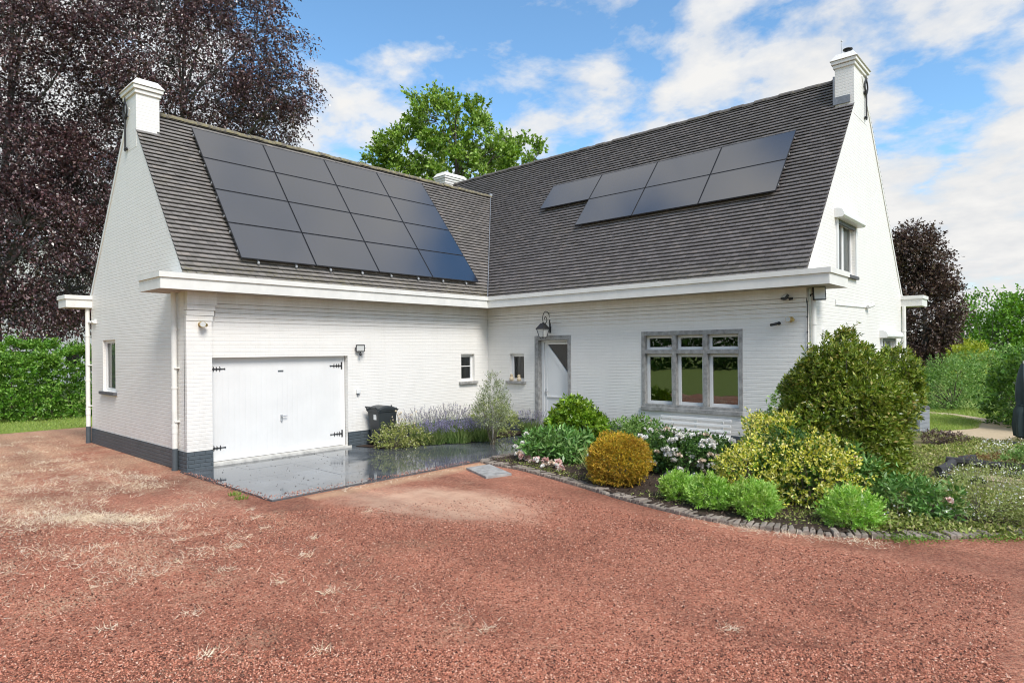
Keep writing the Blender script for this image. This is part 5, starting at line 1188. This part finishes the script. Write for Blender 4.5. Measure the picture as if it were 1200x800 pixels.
shrub('rust_plant', (11.75, 1.7, .02), [(0, 0, .10, .55, .4, .12), (.5, .0, .12, .4, .3, .13)], 420, 7, .08, .035, .018, leafmat('rust_leaf', [(0, (.10, .05, .02)), (.5, (.24, .12, .05)), (1, (.36, .26, .10))], .6, .3), 'rusty red low plant spreading behind the dark logs', 'plant', amp=.2)
shrub('silver_plant', (12.15, 2.4, .02), [(0, 0, .12, .6, .4, .14)], 360, 7, .08, .032, .014, M['olive'], 'pale silver low plant behind the rusty red one', 'plant', amp=.2)
poly_sheet('sand_patch', [(11.6, .15), (12.3, .1), (12.5, .6), (11.9, .8), (11.5, .5)], .026, M['sand_path'])

def along(a, b, n, s): t = rng.random((n, 1)); return np.array(a) * (1 - t) + np.array(b) * t + rng.normal(size=(n, 2)) * s
# ---- ground cover, weeds, straw, lawn blades, loose stones: uncountable
def scatter(poly, n, seed=0):
    r = np.random.default_rng(seed); a = np.array(poly); lo, hi = a.min(0), a.max(0); out = []
    tot = 0
    while tot < n:
        p = r.uniform(lo, hi, (n * 2, 2)); k = in_poly(p[:, 0], p[:, 1], poly); out.append(p[k]); tot += k.sum()
    return np.concatenate(out)[:n]
def sn(p, f, seed):
    r = np.random.default_rng(seed); k = r.normal(size=(9, 2)) * f; ph = r.uniform(0, 6.28, 9); return np.sin(p @ k.T + ph).sum(1) / 3
gpoly = [(10.5, -3.9), (11.2, -4.15), (11.63, -3.95), (12.3, -3.2), (13.6, -1.5), (14.5, 2), (14, 6), (11.5, 5.6), (10.3, 6.1), (9.2, 6.6), (9.2, 1.0), (10.6, -1.5)]
p = scatter(gpoly, 34000, 3); p = p[(sn(p, 1.6, 4) + .25 * sn(p, 6, 5) > -.15) & ~((p[:, 0] > 10.9) & (p[:, 1] > -.32) & (p[:, 1] < 1.15))]
p = np.concatenate([p, along((10.75, -4.45), (12.2, -3.35), 2600, (.16, .10))]); n = len(p)
hgt = .05 + .09 * np.clip(sn(p, 2.2, 6) + .4, 0, 1.2)
P = np.concatenate([p, (rng.random(n) * hgt + .012)[:, None]], 1); D = np.stack([rng.normal(size=n), rng.normal(size=n), rng.uniform(.1, 1.3, n)], 1)
o = np_mesh('ground_cover', leaf_quads(P, D, rng.uniform(.03, .075, n), rng.uniform(.014, .034, n), .2), 4, M['cover']); tag(o, 'low weedy ground cover filling the garden right of the house', 'ground cover', kind='stuff')
p = scatter(gpoly, 3200, 8); p = p[(sn(p, 1.3, 9) > .25)]; n = len(p)
P = np.concatenate([p, rng.uniform(.09, .20, (n, 1))], 1)
o = np_mesh('white_flowers', leaf_quads(P, rng.normal(size=(n, 3)) + [0, 0, .6], .034, .034, .1), 4, M['white_petal']); tag(o, 'tiny white flowers sprinkled over the garden ground cover', 'flowers', kind='stuff')
def blade_field(name, poly, n, h, w, m, label, dens=None, z=.0, seed=1, lean=.5):
    p = scatter(poly, n, seed)
    if dens is not None: p = p[dens(p)]
    k = len(p); P = np.concatenate([p, np.full((k, 1), z)], 1); D = np.stack([rng.normal(size=k) * lean, rng.normal(size=k) * lean, np.ones(k)], 1)
    o = np_mesh(name, blades(P, D, h * rng.uniform(.5, 1.3, k), w * rng.uniform(.6, 1.3, k), .5), 4, m); tag(o, label, 'grass', kind='stuff'); return o
blade_field('grass', [(-18, -14), (-10.3, -13), (-10.3, -1), (-18, 0)], 26000, .09, .012, M['grass'], 'short grass of the lawn strip before the left hedge', None, -.06, 21)
blade_field('grass', [(8.0, 7.0), (10.0, 7.0), (10.7, 8.4), (10.6, 10.6), (9.6, 12.2), (8.0, 12.8)], 12000, .06, .010, M['grass'], 'short grass of the little lawn beyond the big evergreen shrub', None, .014, 22)
blade_field('grass', [(7, 12.6), (9.7, 12.6), (11.3, 10.2), (13.5, 9.0), (14.5, 14), (7, 17)], 12000, .10, .014, M['grass'], 'longer grass between the sandy path and the back shrubs', None, -.05, 23)
# weeds at the right end of the edging
wp = [(10.6, -5.35), (11.6, -4.7), (12.4, -3.7), (13.2, -3.4), (13.0, -5.2), (12.2, -5.6)]
p = scatter(wp, 9000, 31); p = p[sn(p, 2.6, 32) > .25]; p = np.concatenate([p, along((11.2, -4.62), (11.6, -4.15), 900, .10), along((11.9, -4.0), (12.5, -3.4), 700, .10)]); n = len(p)
P = np.concatenate([p, rng.uniform(.004, .045, (n, 1))], 1); D = np.stack([rng.normal(size=n), rng.normal(size=n), rng.uniform(.1, .9, n)], 1)
o = np_mesh('weeds', leaf_quads(P, D, rng.uniform(.018, .045, n), rng.uniform(.008, .018, n), .2), 4, M['weed']); tag(o, 'green weeds creeping over the gravel at the right end of the edging', 'weeds', kind='stuff')
for (x, y, k, lab) in [(2.75, -8.66, 60, 'small bright green weed tuft at the left patio edge'), (3.1, -8.72, 60, 'bright green weed tuft near the tip of the patio edge')]:
    blade_plant('weed_tuft', (x, y, 0), k, .07, .10, M['weed'], lab, 'weed', 'weed tufts at the patio edge', .012)
# dead grass
def straw(p, hl, name, label, lean=.95):
    n = len(p); P = np.concatenate([p, rng.uniform(.002, .012, (n, 1))], 1); D = np.stack([rng.normal(size=n) * lean, rng.normal(size=n) * lean, rng.uniform(.15, 1.0, n)], 1)
    o = np_mesh(name, blades(P, D, hl * rng.uniform(.4, 1.4, n), .0036 * rng.uniform(.6, 1.6, n), .4), 4, M['straw']); tag(o, label, 'dry grass', kind='stuff')
def along(a, b, n, s): t = rng.random((n, 1)); return np.array(a) * (1 - t) + np.array(b) * t + rng.normal(size=(n, 2)) * s
cl = [along((2.2, -10.9), (3.7, -10.0), 1500, .22), along((1.3, -11.2), (2.6, -11.2), 900, .25), along((-1, -9.6), (1, -9.3), 420, .18), along((-4, -9.8), (-1.5, -9.6), 500, .3), along((-3, -10.9), (0, -11.0), 700, .3), along((3.5, -11.6), (5.4, -10.9), 420, .16)]
p = scatter([(-9, -9), (2, -9.0), (5.5, -9.6), (6.3, -12.2), (3, -13.5), (-9, -13)], 30000, 41); cl.append(p[(sn(p, 1.5, 42) + .7 * sn(p, 5, 43) + .4 * sn(p, 13, 44) > .8)])
cl.append(along((2.2, -10.9), (3.5, -10.1), 1100, (.10, .14))); cl.append(along((-0.5, -9.3), (.4, -9.05), 300, .10))
for c in [(5.5, -9.84), (7.12, -10.99), (5.32, -7.91), (6.2, -10.3), (4.4, -9.1), (3.9, -8.95), (6.9, -11.6), (8.6, -10.6), (5.0, -9.3), (4.7, -10.2), (5.9, -9.1), (6.4, -9.5), (7.6, -9.9), (8.0, -11.2), (7.0, -10.1), (9.3, -9.5), (10.8, -8.2)]: cl.append(np.array(c) + rng.normal(size=(38, 2)) * (.035, .045))
p = scatter([(-9.5, -8.9), (2, -9.0), (6, -8.9), (9.5, -9.3), (6.3, -12.4), (3, -13.5), (-9.5, -13)], 5200, 45); cl.append(p[sn(p, 2.0, 46) > -.5])
straw(np.concatenate(cl), .068, 'dry_grass', 'pale dead grass tufts lying on the red gravel at the left')
straw(np.concatenate([along((9.6, -5.32), (11.2, -4.9), 700, .09), along((8.7, -5.3), (9.6, -5.35), 120, .08), along((3.85, -7.6), (3.95, -4.4), 260, .10)]), .06, 'dry_grass', 'pale dead grass along the foot of the brick edging and patio')
# loose stones, real chips where the camera is close
def chips(poly, n, s0, s1, seed):
    r = np.random.default_rng(seed); p = scatter(poly, n, seed); e = np.hypot((p[:, 0] - 5.75) / 2.1, (p[:, 1] + 6.85) / 1.25) + .25 * sn(p, 2.0, 71); p = p[(e > .95) | (r.random(len(p)) < .22)]; n = len(p); s = r.uniform(s0, s1, n) * r.choice([.7, 1, 1.35], n)
    base = np.array([[1, 0, .0], [-.6, .8, .0], [-.5, -.9, .0], [.1, .1, .75], [.5, .7, .35], [-.1, -.1, -.4]])
    v = base[None] + r.normal(size=(n, 6, 3)) * .24; a = r.uniform(0, 6.28, n); c, q = np.cos(a), np.sin(a)
    x = v[..., 0] * c[:, None] - v[..., 1] * q[:, None]; y = v[..., 0] * q[:, None] + v[..., 1] * c[:, None]; v = np.stack([x, y, v[..., 2]], -1) * s[:, None, None] * .5
    v += np.concatenate([p, (s * .12)[:, None]], 1)[:, None]
    F = np.array([[0, 4, 3], [4, 1, 3], [1, 2, 3], [2, 0, 3], [0, 1, 4], [0, 2, 5], [2, 1, 5]]); Fa = (np.arange(n) * 6)[:, None, None] + F[None]
    return v.reshape(-1, 3), Fa.reshape(-1, 3)
A = chips([(6.3, -12.6), (12.4, -7.2), (12.9, -8.6), (9.0, -12.4)], 80000, .008, .018, 51); Bc = chips([(2.0, -12.4), (4.2, -8.9), (6.5, -5.4), (9.5, -5.6), (12.4, -5.4), (12.5, -7.2), (6.3, -12.6)], 100000, .009, .018, 52)
Sp = [chips([(3.36, -8.4), (3.72, -8.4), (3.72, -4.2), (3.5, -4.2)], 900, .009, .018, 53), chips([(.3, -8.56), (3.6, -8.56), (3.6, -8.36), (.3, -8.42)], 500, .009, .018, 54)]
for q in Sp: q[0][:, 2] += .033
Ch = [A, Bc] + Sp; cv = np.cumsum([0] + [len(q[0]) for q in Ch])
o = np_mesh_if('gravel_chips', np.concatenate([q[0] for q in Ch]), np.concatenate([q[1] + b_ for q, b_ in zip(Ch, cv)]), M['gravel_stone']); tag(o, 'loose red stone chips covering the driveway', 'gravel', kind='stuff')
p = np.concatenate([along((4.2, -3.75), (7.0, -4.35), 500, (.18, .10)), along((7.9, -4.6), (10.4, -4.6), 700, (.15, .14)), along((10.0, -4.2), (11.2, -4.1), 900, (.2, .14)), along((5.4, -3.2), (6.8, -3.4), 500, (.3, .2))]); n = len(p)
o = np_mesh('bed_seedlings', leaf_quads(np.concatenate([p, rng.uniform(.05, .09, (n, 1))], 1), np.stack([rng.normal(size=n), rng.normal(size=n), rng.uniform(.1, 1, n)], 1), rng.uniform(.02, .05, n), rng.uniform(.010, .022, n), .2), 4, M['cover']); tag(o, 'low seedlings and weeds in the soil between the plants of the front bed', 'ground cover', kind='stuff')
# bark and leaf litter on the bed
p = scatter(bed, 15000, 61); n = len(p); P = np.concatenate([p, rng.uniform(.046, .062, (n, 1))], 1)
o = np_mesh('bark_chips', leaf_quads(P, np.stack([rng.normal(size=n), rng.normal(size=n), rng.normal(size=n) * .35], 1), rng.uniform(.015, .05, n), rng.uniform(.008, .02, n), .2), 4, leafmat('bark_chip', [(0, (.03, .02, .015)), (.5, (.09, .06, .042)), (.9, (.17, .12, .085)), (1, (.34, .27, .20))], .9, .0)); tag(o, 'bark chips and leaf litter on the soil of the front bed', 'bark chips', kind='stuff')

# ================================================================== HEDGES AND TREES
def hedge(name, a, b, w, h, n, m, label, L, W, k=8, z0=-.06, group=None, zlow=.05):
    a = np.array(a, float); b = np.array(b, float); l = np.linalg.norm(b - a); t = (b - a) / l; q = np.array([-t[1], t[0]])
    root = empty(name, (*a, z0)); tag(root, label, 'hedge', group)
    u = rng.random(n) * l; f = rng.random(n); ins = rng.random(n) < .3
    side = np.where(f < .40, -1, np.where(f < .62, 1, 0)); v = np.where(side == 0, rng.uniform(-w / 2, w / 2, n), side * w / 2 * np.where(ins, rng.uniform(.4, 1, n), 1.0)); z = np.where(side == 0, h, rng.uniform(zlow, h, n))
    bumpv = .16 * np.sin(u * 2.3 + z * 1.7) + .12 * np.sin(u * 5.1 - z * 3.7) + .08 * np.sin(u * 9.0 + z * 8)
    v = v + side * bumpv; z = z + np.where(side == 0, bumpv * 1.0 + rng.exponential(.06, n), 0)
    S = np.stack([t[0] * u + q[0] * v, t[1] * u + q[1] * v, z], 1); Nn = np.stack([q[0] * side, q[1] * side, np.where(side == 0, 1, .1)], 1).astype(float)
    np_mesh('foliage', shoot_leaves(S, Nn, k, .22, L, W, 1.3, .6, -.05, .45), 4, m, root)
    tips = [(t[0] * x + q[0] * random.uniform(-.2, .2), t[1] * x + q[1] * random.uniform(-.2, .2), h * .8) for x in np.arange(.3, l, .6)]
    mb = MB()
    for p in tips: mb.tube([(p[0], p[1], -.1), (p[0] + .05, p[1] - .04, h * .4), p], [.035, .025, .01], 5)
    mb.build('stem', M['stem'], root)
hedge('beech_hedge', (-16.2, -22.0), (-15.0, 3.0), 1.5, 2.15, 15000, M['hedge'], 'long bright green leafy hedge beyond the lawn strip on the left', .115, .065)
hedge('beech_hedge', (-19.0, -20), (-18.2, -6.6), 1.2, 2.5, 6500, M['hedge'], 'taller loose green hedge row behind the left hedge under the dark red trees', .12, .06)
beechA = [(-22.2,0.8,18.0,3.9,3.3),(-20.4,3.7,17.3,2.0,1.6),(-21.5,2.8,20.8,3.3,2.8),(-23.4,-1.7,18.5,3.1,2.6),(-25.3,2.0,15.9,4.0,3.4),(-27.3,-1.2,13.7,4.1,3.5),(-22.9,4.2,15.9,2.5,2.1),(-24.4,0.1,25.1,5.2,4.4),(-28.4,-2.2,17.6,2.2,1.9),(-31.9,-2.6,10.2,4.1,3.5),(-19.1,4.3,16.8,1.0,0.9)]
beechB = [(-25.6,-6.4,7.5,4.0,3.4),(-26.9,-8.9,12.6,4.4,3.8),(-27.0,-6.3,12.4,3.0,2.6),(-26.0,-4.0,6.1,2.4,1.7),(-24.6,-6.8,17.9,2.6,2.2),(-24.0,-4.9,19.4,2.1,1.5),(-25.6,-3.7,11.0,2.7,2.3),(-25.2,-6.0,4.6,2.3,1.6),(-28.2,-8.7,21.4,3.8,3.2),(-27.8,-9.8,7.0,3.6,3.1),(-26.9,-4.9,14.3,1.8,1.4)]
tree('copper_beech', (-24.3, 0.3, -.06), beechA, 1300, 108, .135, .085, M['copper'], M['grey_bark'], 'huge dark purple copper beech rising behind the garage wing roof and its chimney', 'tree', 'copper beech trees', tr=.36, cr=1.15, droop=.45, inner=.45, shoots=12)
tree('copper_beech', (-27.0, -7.2, -.06), beechB, 1450, 108, .135, .085, M['copper'], M['grey_bark'], 'dark purple copper beech at the left edge with drooping branches over the hedge', 'tree', 'copper beech trees', tr=.36, cr=1.15, droop=.5, inner=.45, low=.18, shoots=12)
green = [(-15.5,12.2,16.0,2.0,1.6),(-17.3,10.7,14.9,1.7,1.4),(-16.9,12.4,17.7,1.5,1.2),(-14.9,14.1,16.0,2.1,1.8),(-12.3,15.1,14.9,1.5,1.3),(-11.2,16.0,14.6,0.9,0.7),(-18.2,9.8,14.6,0.8,0.7),(-14.8,12.9,13.4,2.6,2.2),(-17.5,10.5,13.1,1.5,1.3),(-12.6,13.6,14.5,1.1,0.9)]
tree('broadleaf_tree', (-14.9, 12.8, -.06), [(x, y, z - .7, a, b) for x, y, z, a, b in green], 330, 88, .20, .13, M['oak'], M['bark'], 'bright green broadleaf tree rising behind the junction of the two roofs', 'tree', tr=.30, cr=.62, droop=-.2, inner=.4, shoots=8)
copperR = [(6.2,29.3,4.1,2.3,2.3),(5.8,29.0,7.5,1.6,1.4),(6.7,29.8,6.0,1.2,1.0),(7.4,30.4,2.3,0.9,0.9),(6.0,29.1,0.9,2.2,1.6),(5.3,28.5,7.9,1.2,1.0)]
tree('purple_plum_tree', (6.1, 29.2, -.06), [(x * .5 + 2.95, y, z, a * .72, b) for x, y, z, a, b in copperR], 620, 72, .14, .085, M['plum'], M['grey_bark'], 'small dark purple leaved tree at the right beyond the house corner', 'tree', tr=.2, cr=.7, droop=.1, inner=.5)
greenR = [(8.0,44.4,4.2,2.0,1.7),(9.6,45.9,3.5,2.5,2.1),(6.4,44.4,3.3,1.4,1.2),(8.7,43.8,1.6,2.7,1.8),(10.9,47.1,4.5,2.5,2.1),(6.0,41.3,2.0,1.1,0.9),(14.5,48,5.0,3.2,2.6)]
tree('maple_tree', (9.2, 45.6, -.06), greenR, 640, 52, .20, .13, M['maple'], M['bark'], 'light green spreading tree far off at the right edge', 'tree', tr=.26, cr=.85, droop=.05, inner=.45, low=.2)
shrub('golden_shrub', (8.25, 27.0, -.05), [(0, 0, 1.2, .85, .8, 1.1), (.3, 0, 1.9, .6, .6, .45)], 520, 8, .28, .12, .07, M['gold_shrub'], 'golden yellow-green shrub in front of the distant purple tree', 'shrub', amp=.2, nstem=10)
shrub('green_shrub', (9.25, 15.2, -.05), [(0, 0, .75, 1.05, 1.0, .85), (.1, 0, 1.30, .75, .75, .55), (-.5, .2, .6, .7, .7, .6)], 1100, 8, .22, .095, .038, M['mid_shrub'], 'soft mid green shrub beyond the little lawn', 'shrub', 'shrubs beyond the lawn', amp=.2, nstem=16, stem_r=.03, up=.6)
shrub('green_shrub', (9.9, 21.5, -.05), [(0, 0, 1.0, 1.5, 1.4, 1.15), (1.4, .3, 1.1, 1.3, 1.2, 1.2), (2.8, 0, 1.2, 1.4, 1.3, 1.3)], 1700, 8, .25, .11, .06, M['mid_shrub'], 'wide light green shrub row at the back between lawn and far tree', 'shrub', 'shrubs beyond the lawn', amp=.2, nstem=16, stem_r=.03, up=.5)
shrub('green_shrub', (11.75, 9.6, -.02), [(0, 0, .95, .95, 1.1, .95), (.2, -.2, 1.6, .75, .85, .62), (.9, -.6, 1.2, .9, 1.0, 1.0), (-.2, .7, .9, .8, .9, .9)], 1700, 8, .20, .10, .058, M['dark_shrub'], 'dense dark green shrub behind the closed parasol at the right edge', 'shrub', 'shrubs beyond the lawn', amp=.18, nstem=18, stem_r=.03, up=.4)
shrub('green_shrub', (6.9, 17.5, -.05), [(0, 0, .8, 1.2, 1.0, .9), (-1.2, 0, .9, 1.1, 1, 1.0)], 700, 8, .22, .10, .05, M['dark_shrub'], 'dark green shrub half hidden behind the house corner under the purple tree', 'shrub', 'shrubs beyond the lawn', amp=.2, nstem=12, stem_r=.03, up=.4)
# hedge and trees on the far side of the yard, seen in the window glass
hedge('boundary_hedge', (-75, -52), (35, -64), 2.8, 8.5, 20000, M['dark_shrub'], 'very tall dark green hedge across the lawn on the far side of the drive', .40, .25)
# neighbour's house glimpsed through the copper beech leaves
root = empty('neighbour_house', (-50, -2.3, -.06), R(14)); tag(root, 'pale neighbouring house with a dark roof glimpsed through the purple beech leaves at the left', 'house')
a = MB(); a.box((-4, -5, 0), (4, 5, 7.4)); a.add([(4.001, -5, 7.4), (4.001, 5, 7.4), (4.001, 0, 11.2)], [(0, 1, 2)]); a.build('wall', M['nb_wall'], root)
a = MB(); a.add([(-4.3, -5.5, 7.1), (4.4, -5.5, 7.1), (4.4, 0, 11.4), (-4.3, 0, 11.4), (-4.3, 5.5, 7.1), (4.4, 5.5, 7.1)], [(0, 1, 2, 3), (3, 2, 5, 4)]); a.build('roof', M['nb_roof'], root)
for y in (-2.4, 1.2):
    for z in (1.2, 4.4):
        a = MB(); a.box((4.0, y, z), (4.06, y + 1.3, z + 1.5)); w_ = a.build('window', M['white_paint'], root); a = MB(); a.box((4.061, y + .1, z + .1), (4.07, y + 1.2, z + 1.4)); a.build('pane', M['black_glass'], w_)

# ================================================================== SKY, SUN, CAMERA
SUN_EL, SUN_AZ = 48.0, 18.0     # azimuth from +X toward -Y
w = bpy.data.worlds.new('World'); scene.world = w; w.use_nodes = True
nt = w.node_tree; nt.nodes.clear()
out = nt.nodes.new('ShaderNodeOutputWorld'); bg = nt.nodes.new('ShaderNodeBackground'); nt.links.new(bg.outputs[0], out.inputs[0])
sky = nt.nodes.new('ShaderNodeTexSky'); sky.sky_type = 'NISHITA'; sky.sun_disc = False
sky.sun_elevation = R(SUN_EL)
sd = Vector((math.cos(R(SUN_EL)) * math.cos(R(-SUN_AZ)), math.cos(R(SUN_EL)) * math.sin(R(-SUN_AZ)), math.sin(R(SUN_EL))))
sky.sun_rotation = math.atan2(sd.x, sd.y)
sky.air_density = 1.0; sky.dust_density = 0.4; sky.ozone_density = 2.5; sky.altitude = 0
tc = nt.nodes.new('ShaderNodeTexCoord').outputs['Generated']
xyz = nd(nt, 'ShaderNodeSeparateXYZ', {0: tc})
den = math_(nt, 'ADD', math_(nt, 'MAXIMUM', xyz.outputs[2], 0.0), 0.22)
px = math_(nt, 'DIVIDE', xyz.outputs[0], den); py = math_(nt, 'DIVIDE', xyz.outputs[1], den)
pv = nd(nt, 'ShaderNodeCombineXYZ', {0: px, 1: py, 2: 0.0}).outputs[0]
n1 = noise(nt, mapping(nt, pv, (1, 1, 1), (3.1, 1.7, 0)), 3.7, 11, 0.56, 0.2)
n2 = noise(nt, mapping(nt, pv, (1, 1, 1), (7.3, 2.2, 0)), 7.0, 8, 0.60, 0.1)
cl = math_(nt, 'ADD', math_(nt, 'MULTIPLY', n1, 0.75), math_(nt, 'MULTIPLY', n2, 0.25))
# more cloud low down
bias = math_(nt, 'MULTIPLY', math_(nt, 'SUBTRACT', 0.42, xyz.outputs[2]), 0.22)
cl = math_(nt, 'ADD', cl, bias)
SKY_BLOBS = [(-.76, .48, .46, .17, -.17), (-.62, .65, .46, .11, -.10), (-.15, .94, .32, .08, -.13), (-.29, .86, .44, .06, -.07),
             (-.62, .69, .30, .14, .03), (-.78, .50, .35, .09, .06), (-.24, .89, .38, .07, .09), (-.10, .98, .17, .20, .06), (-.02, .42, .90, .28, .26), (.02, .73, .68, .15, -.20), (.02, .58, .82, .12, .08), (-.92, .10, .36, .30, .16), (-.10, .97, .24, .30, .06), (-.48, .09, .87, .40, .15)]
for (dx, dy, dz, wd, amp) in SKY_BLOBS:
    dx, dy, dz = Vector((dx, dy, dz)).normalized()
    dp = nd(nt, 'ShaderNodeVectorMath', {0: tc, 1: (dx, dy, dz)}, operation='DOT_PRODUCT').outputs['Value']
    g_ = math_(nt, 'POWER', 2.718, math_(nt, 'DIVIDE', math_(nt, 'SUBTRACT', dp, 1.0), wd * wd / 2))
    cl = math_(nt, 'ADD', cl, math_(nt, 'MULTIPLY', g_, amp))
cov = ramp(nt, cl, [(0.445, 0.0), (0.50, 0.40), (0.56, 0.85), (0.65, 1.0)])
shade = ramp(nt, math_(nt, 'ADD', math_(nt, 'MULTIPLY', n2, 0.5), math_(nt, 'MULTIPLY', n1, 0.5)), [(0.40, (4.8, 4.9, 5.05)), (0.60, (5.8, 5.75, 5.65))])
skc = nd(nt, 'ShaderNodeVectorMath', {0: sky.outputs[0], 1: (1.15, 1.45, 1.5)}, operation='MULTIPLY').outputs[0]
colr = mixc(nt, cov, skc, shade)
nt.links.new(colr, bg.inputs[0]); bg.inputs[1].default_value = 0.10
ld = bpy.data.lights.new('sun', 'SUN'); ld.energy = 2.7; ld.angle = R(24); ld.color = (1.0, 0.95, 0.88)
so = link(bpy.data.objects.new('sun', ld)); so.rotation_euler = sd.to_track_quat('Z', 'Y').to_euler(); so.location = sd * 60
cam = bpy.data.cameras.new('camera'); cam.sensor_width = 36; cam.lens = 741.675 / 1200 * 36; cam.shift_y = 10.1 / 1200; cam.clip_end = 1200; cam.clip_start = .05
co = link(bpy.data.objects.new('camera', cam)); scene.camera = co
az = math.pi * .75 - 0.047; Fv = Vector((math.cos(az), math.sin(az), 0)); Rv = Vector((Fv.y, -Fv.x, 0)); Uv = Vector((0, 0, 1)); roll = -0.009
R2 = (Rv + Uv * math.sin(roll)).normalized(); U2 = (Uv - Rv * math.sin(roll)).normalized()
co.matrix_world = frame_mat((12.972, -13.206, 2.304), R2, U2, -Fv)
scene.view_settings.view_transform = 'Standard'; scene.view_settings.look = 'None'; scene.view_settings.exposure = 0.66; scene.view_settings.gamma = 1.0
scene.view_settings.use_curve_mapping = False
scene.render.engine = 'CYCLES'; scene.cycles.max_bounces = 8; scene.cycles.diffuse_bounces = 4; scene.cycles.glossy_bounces = 4; scene.cycles.transparent_max_bounces = 12; scene.cycles.use_denoising = True
scene.render.film_transparent = False
scene.cycles.pixel_filter_type = 'BLACKMAN_HARRIS'; scene.cycles.filter_width = 1.05
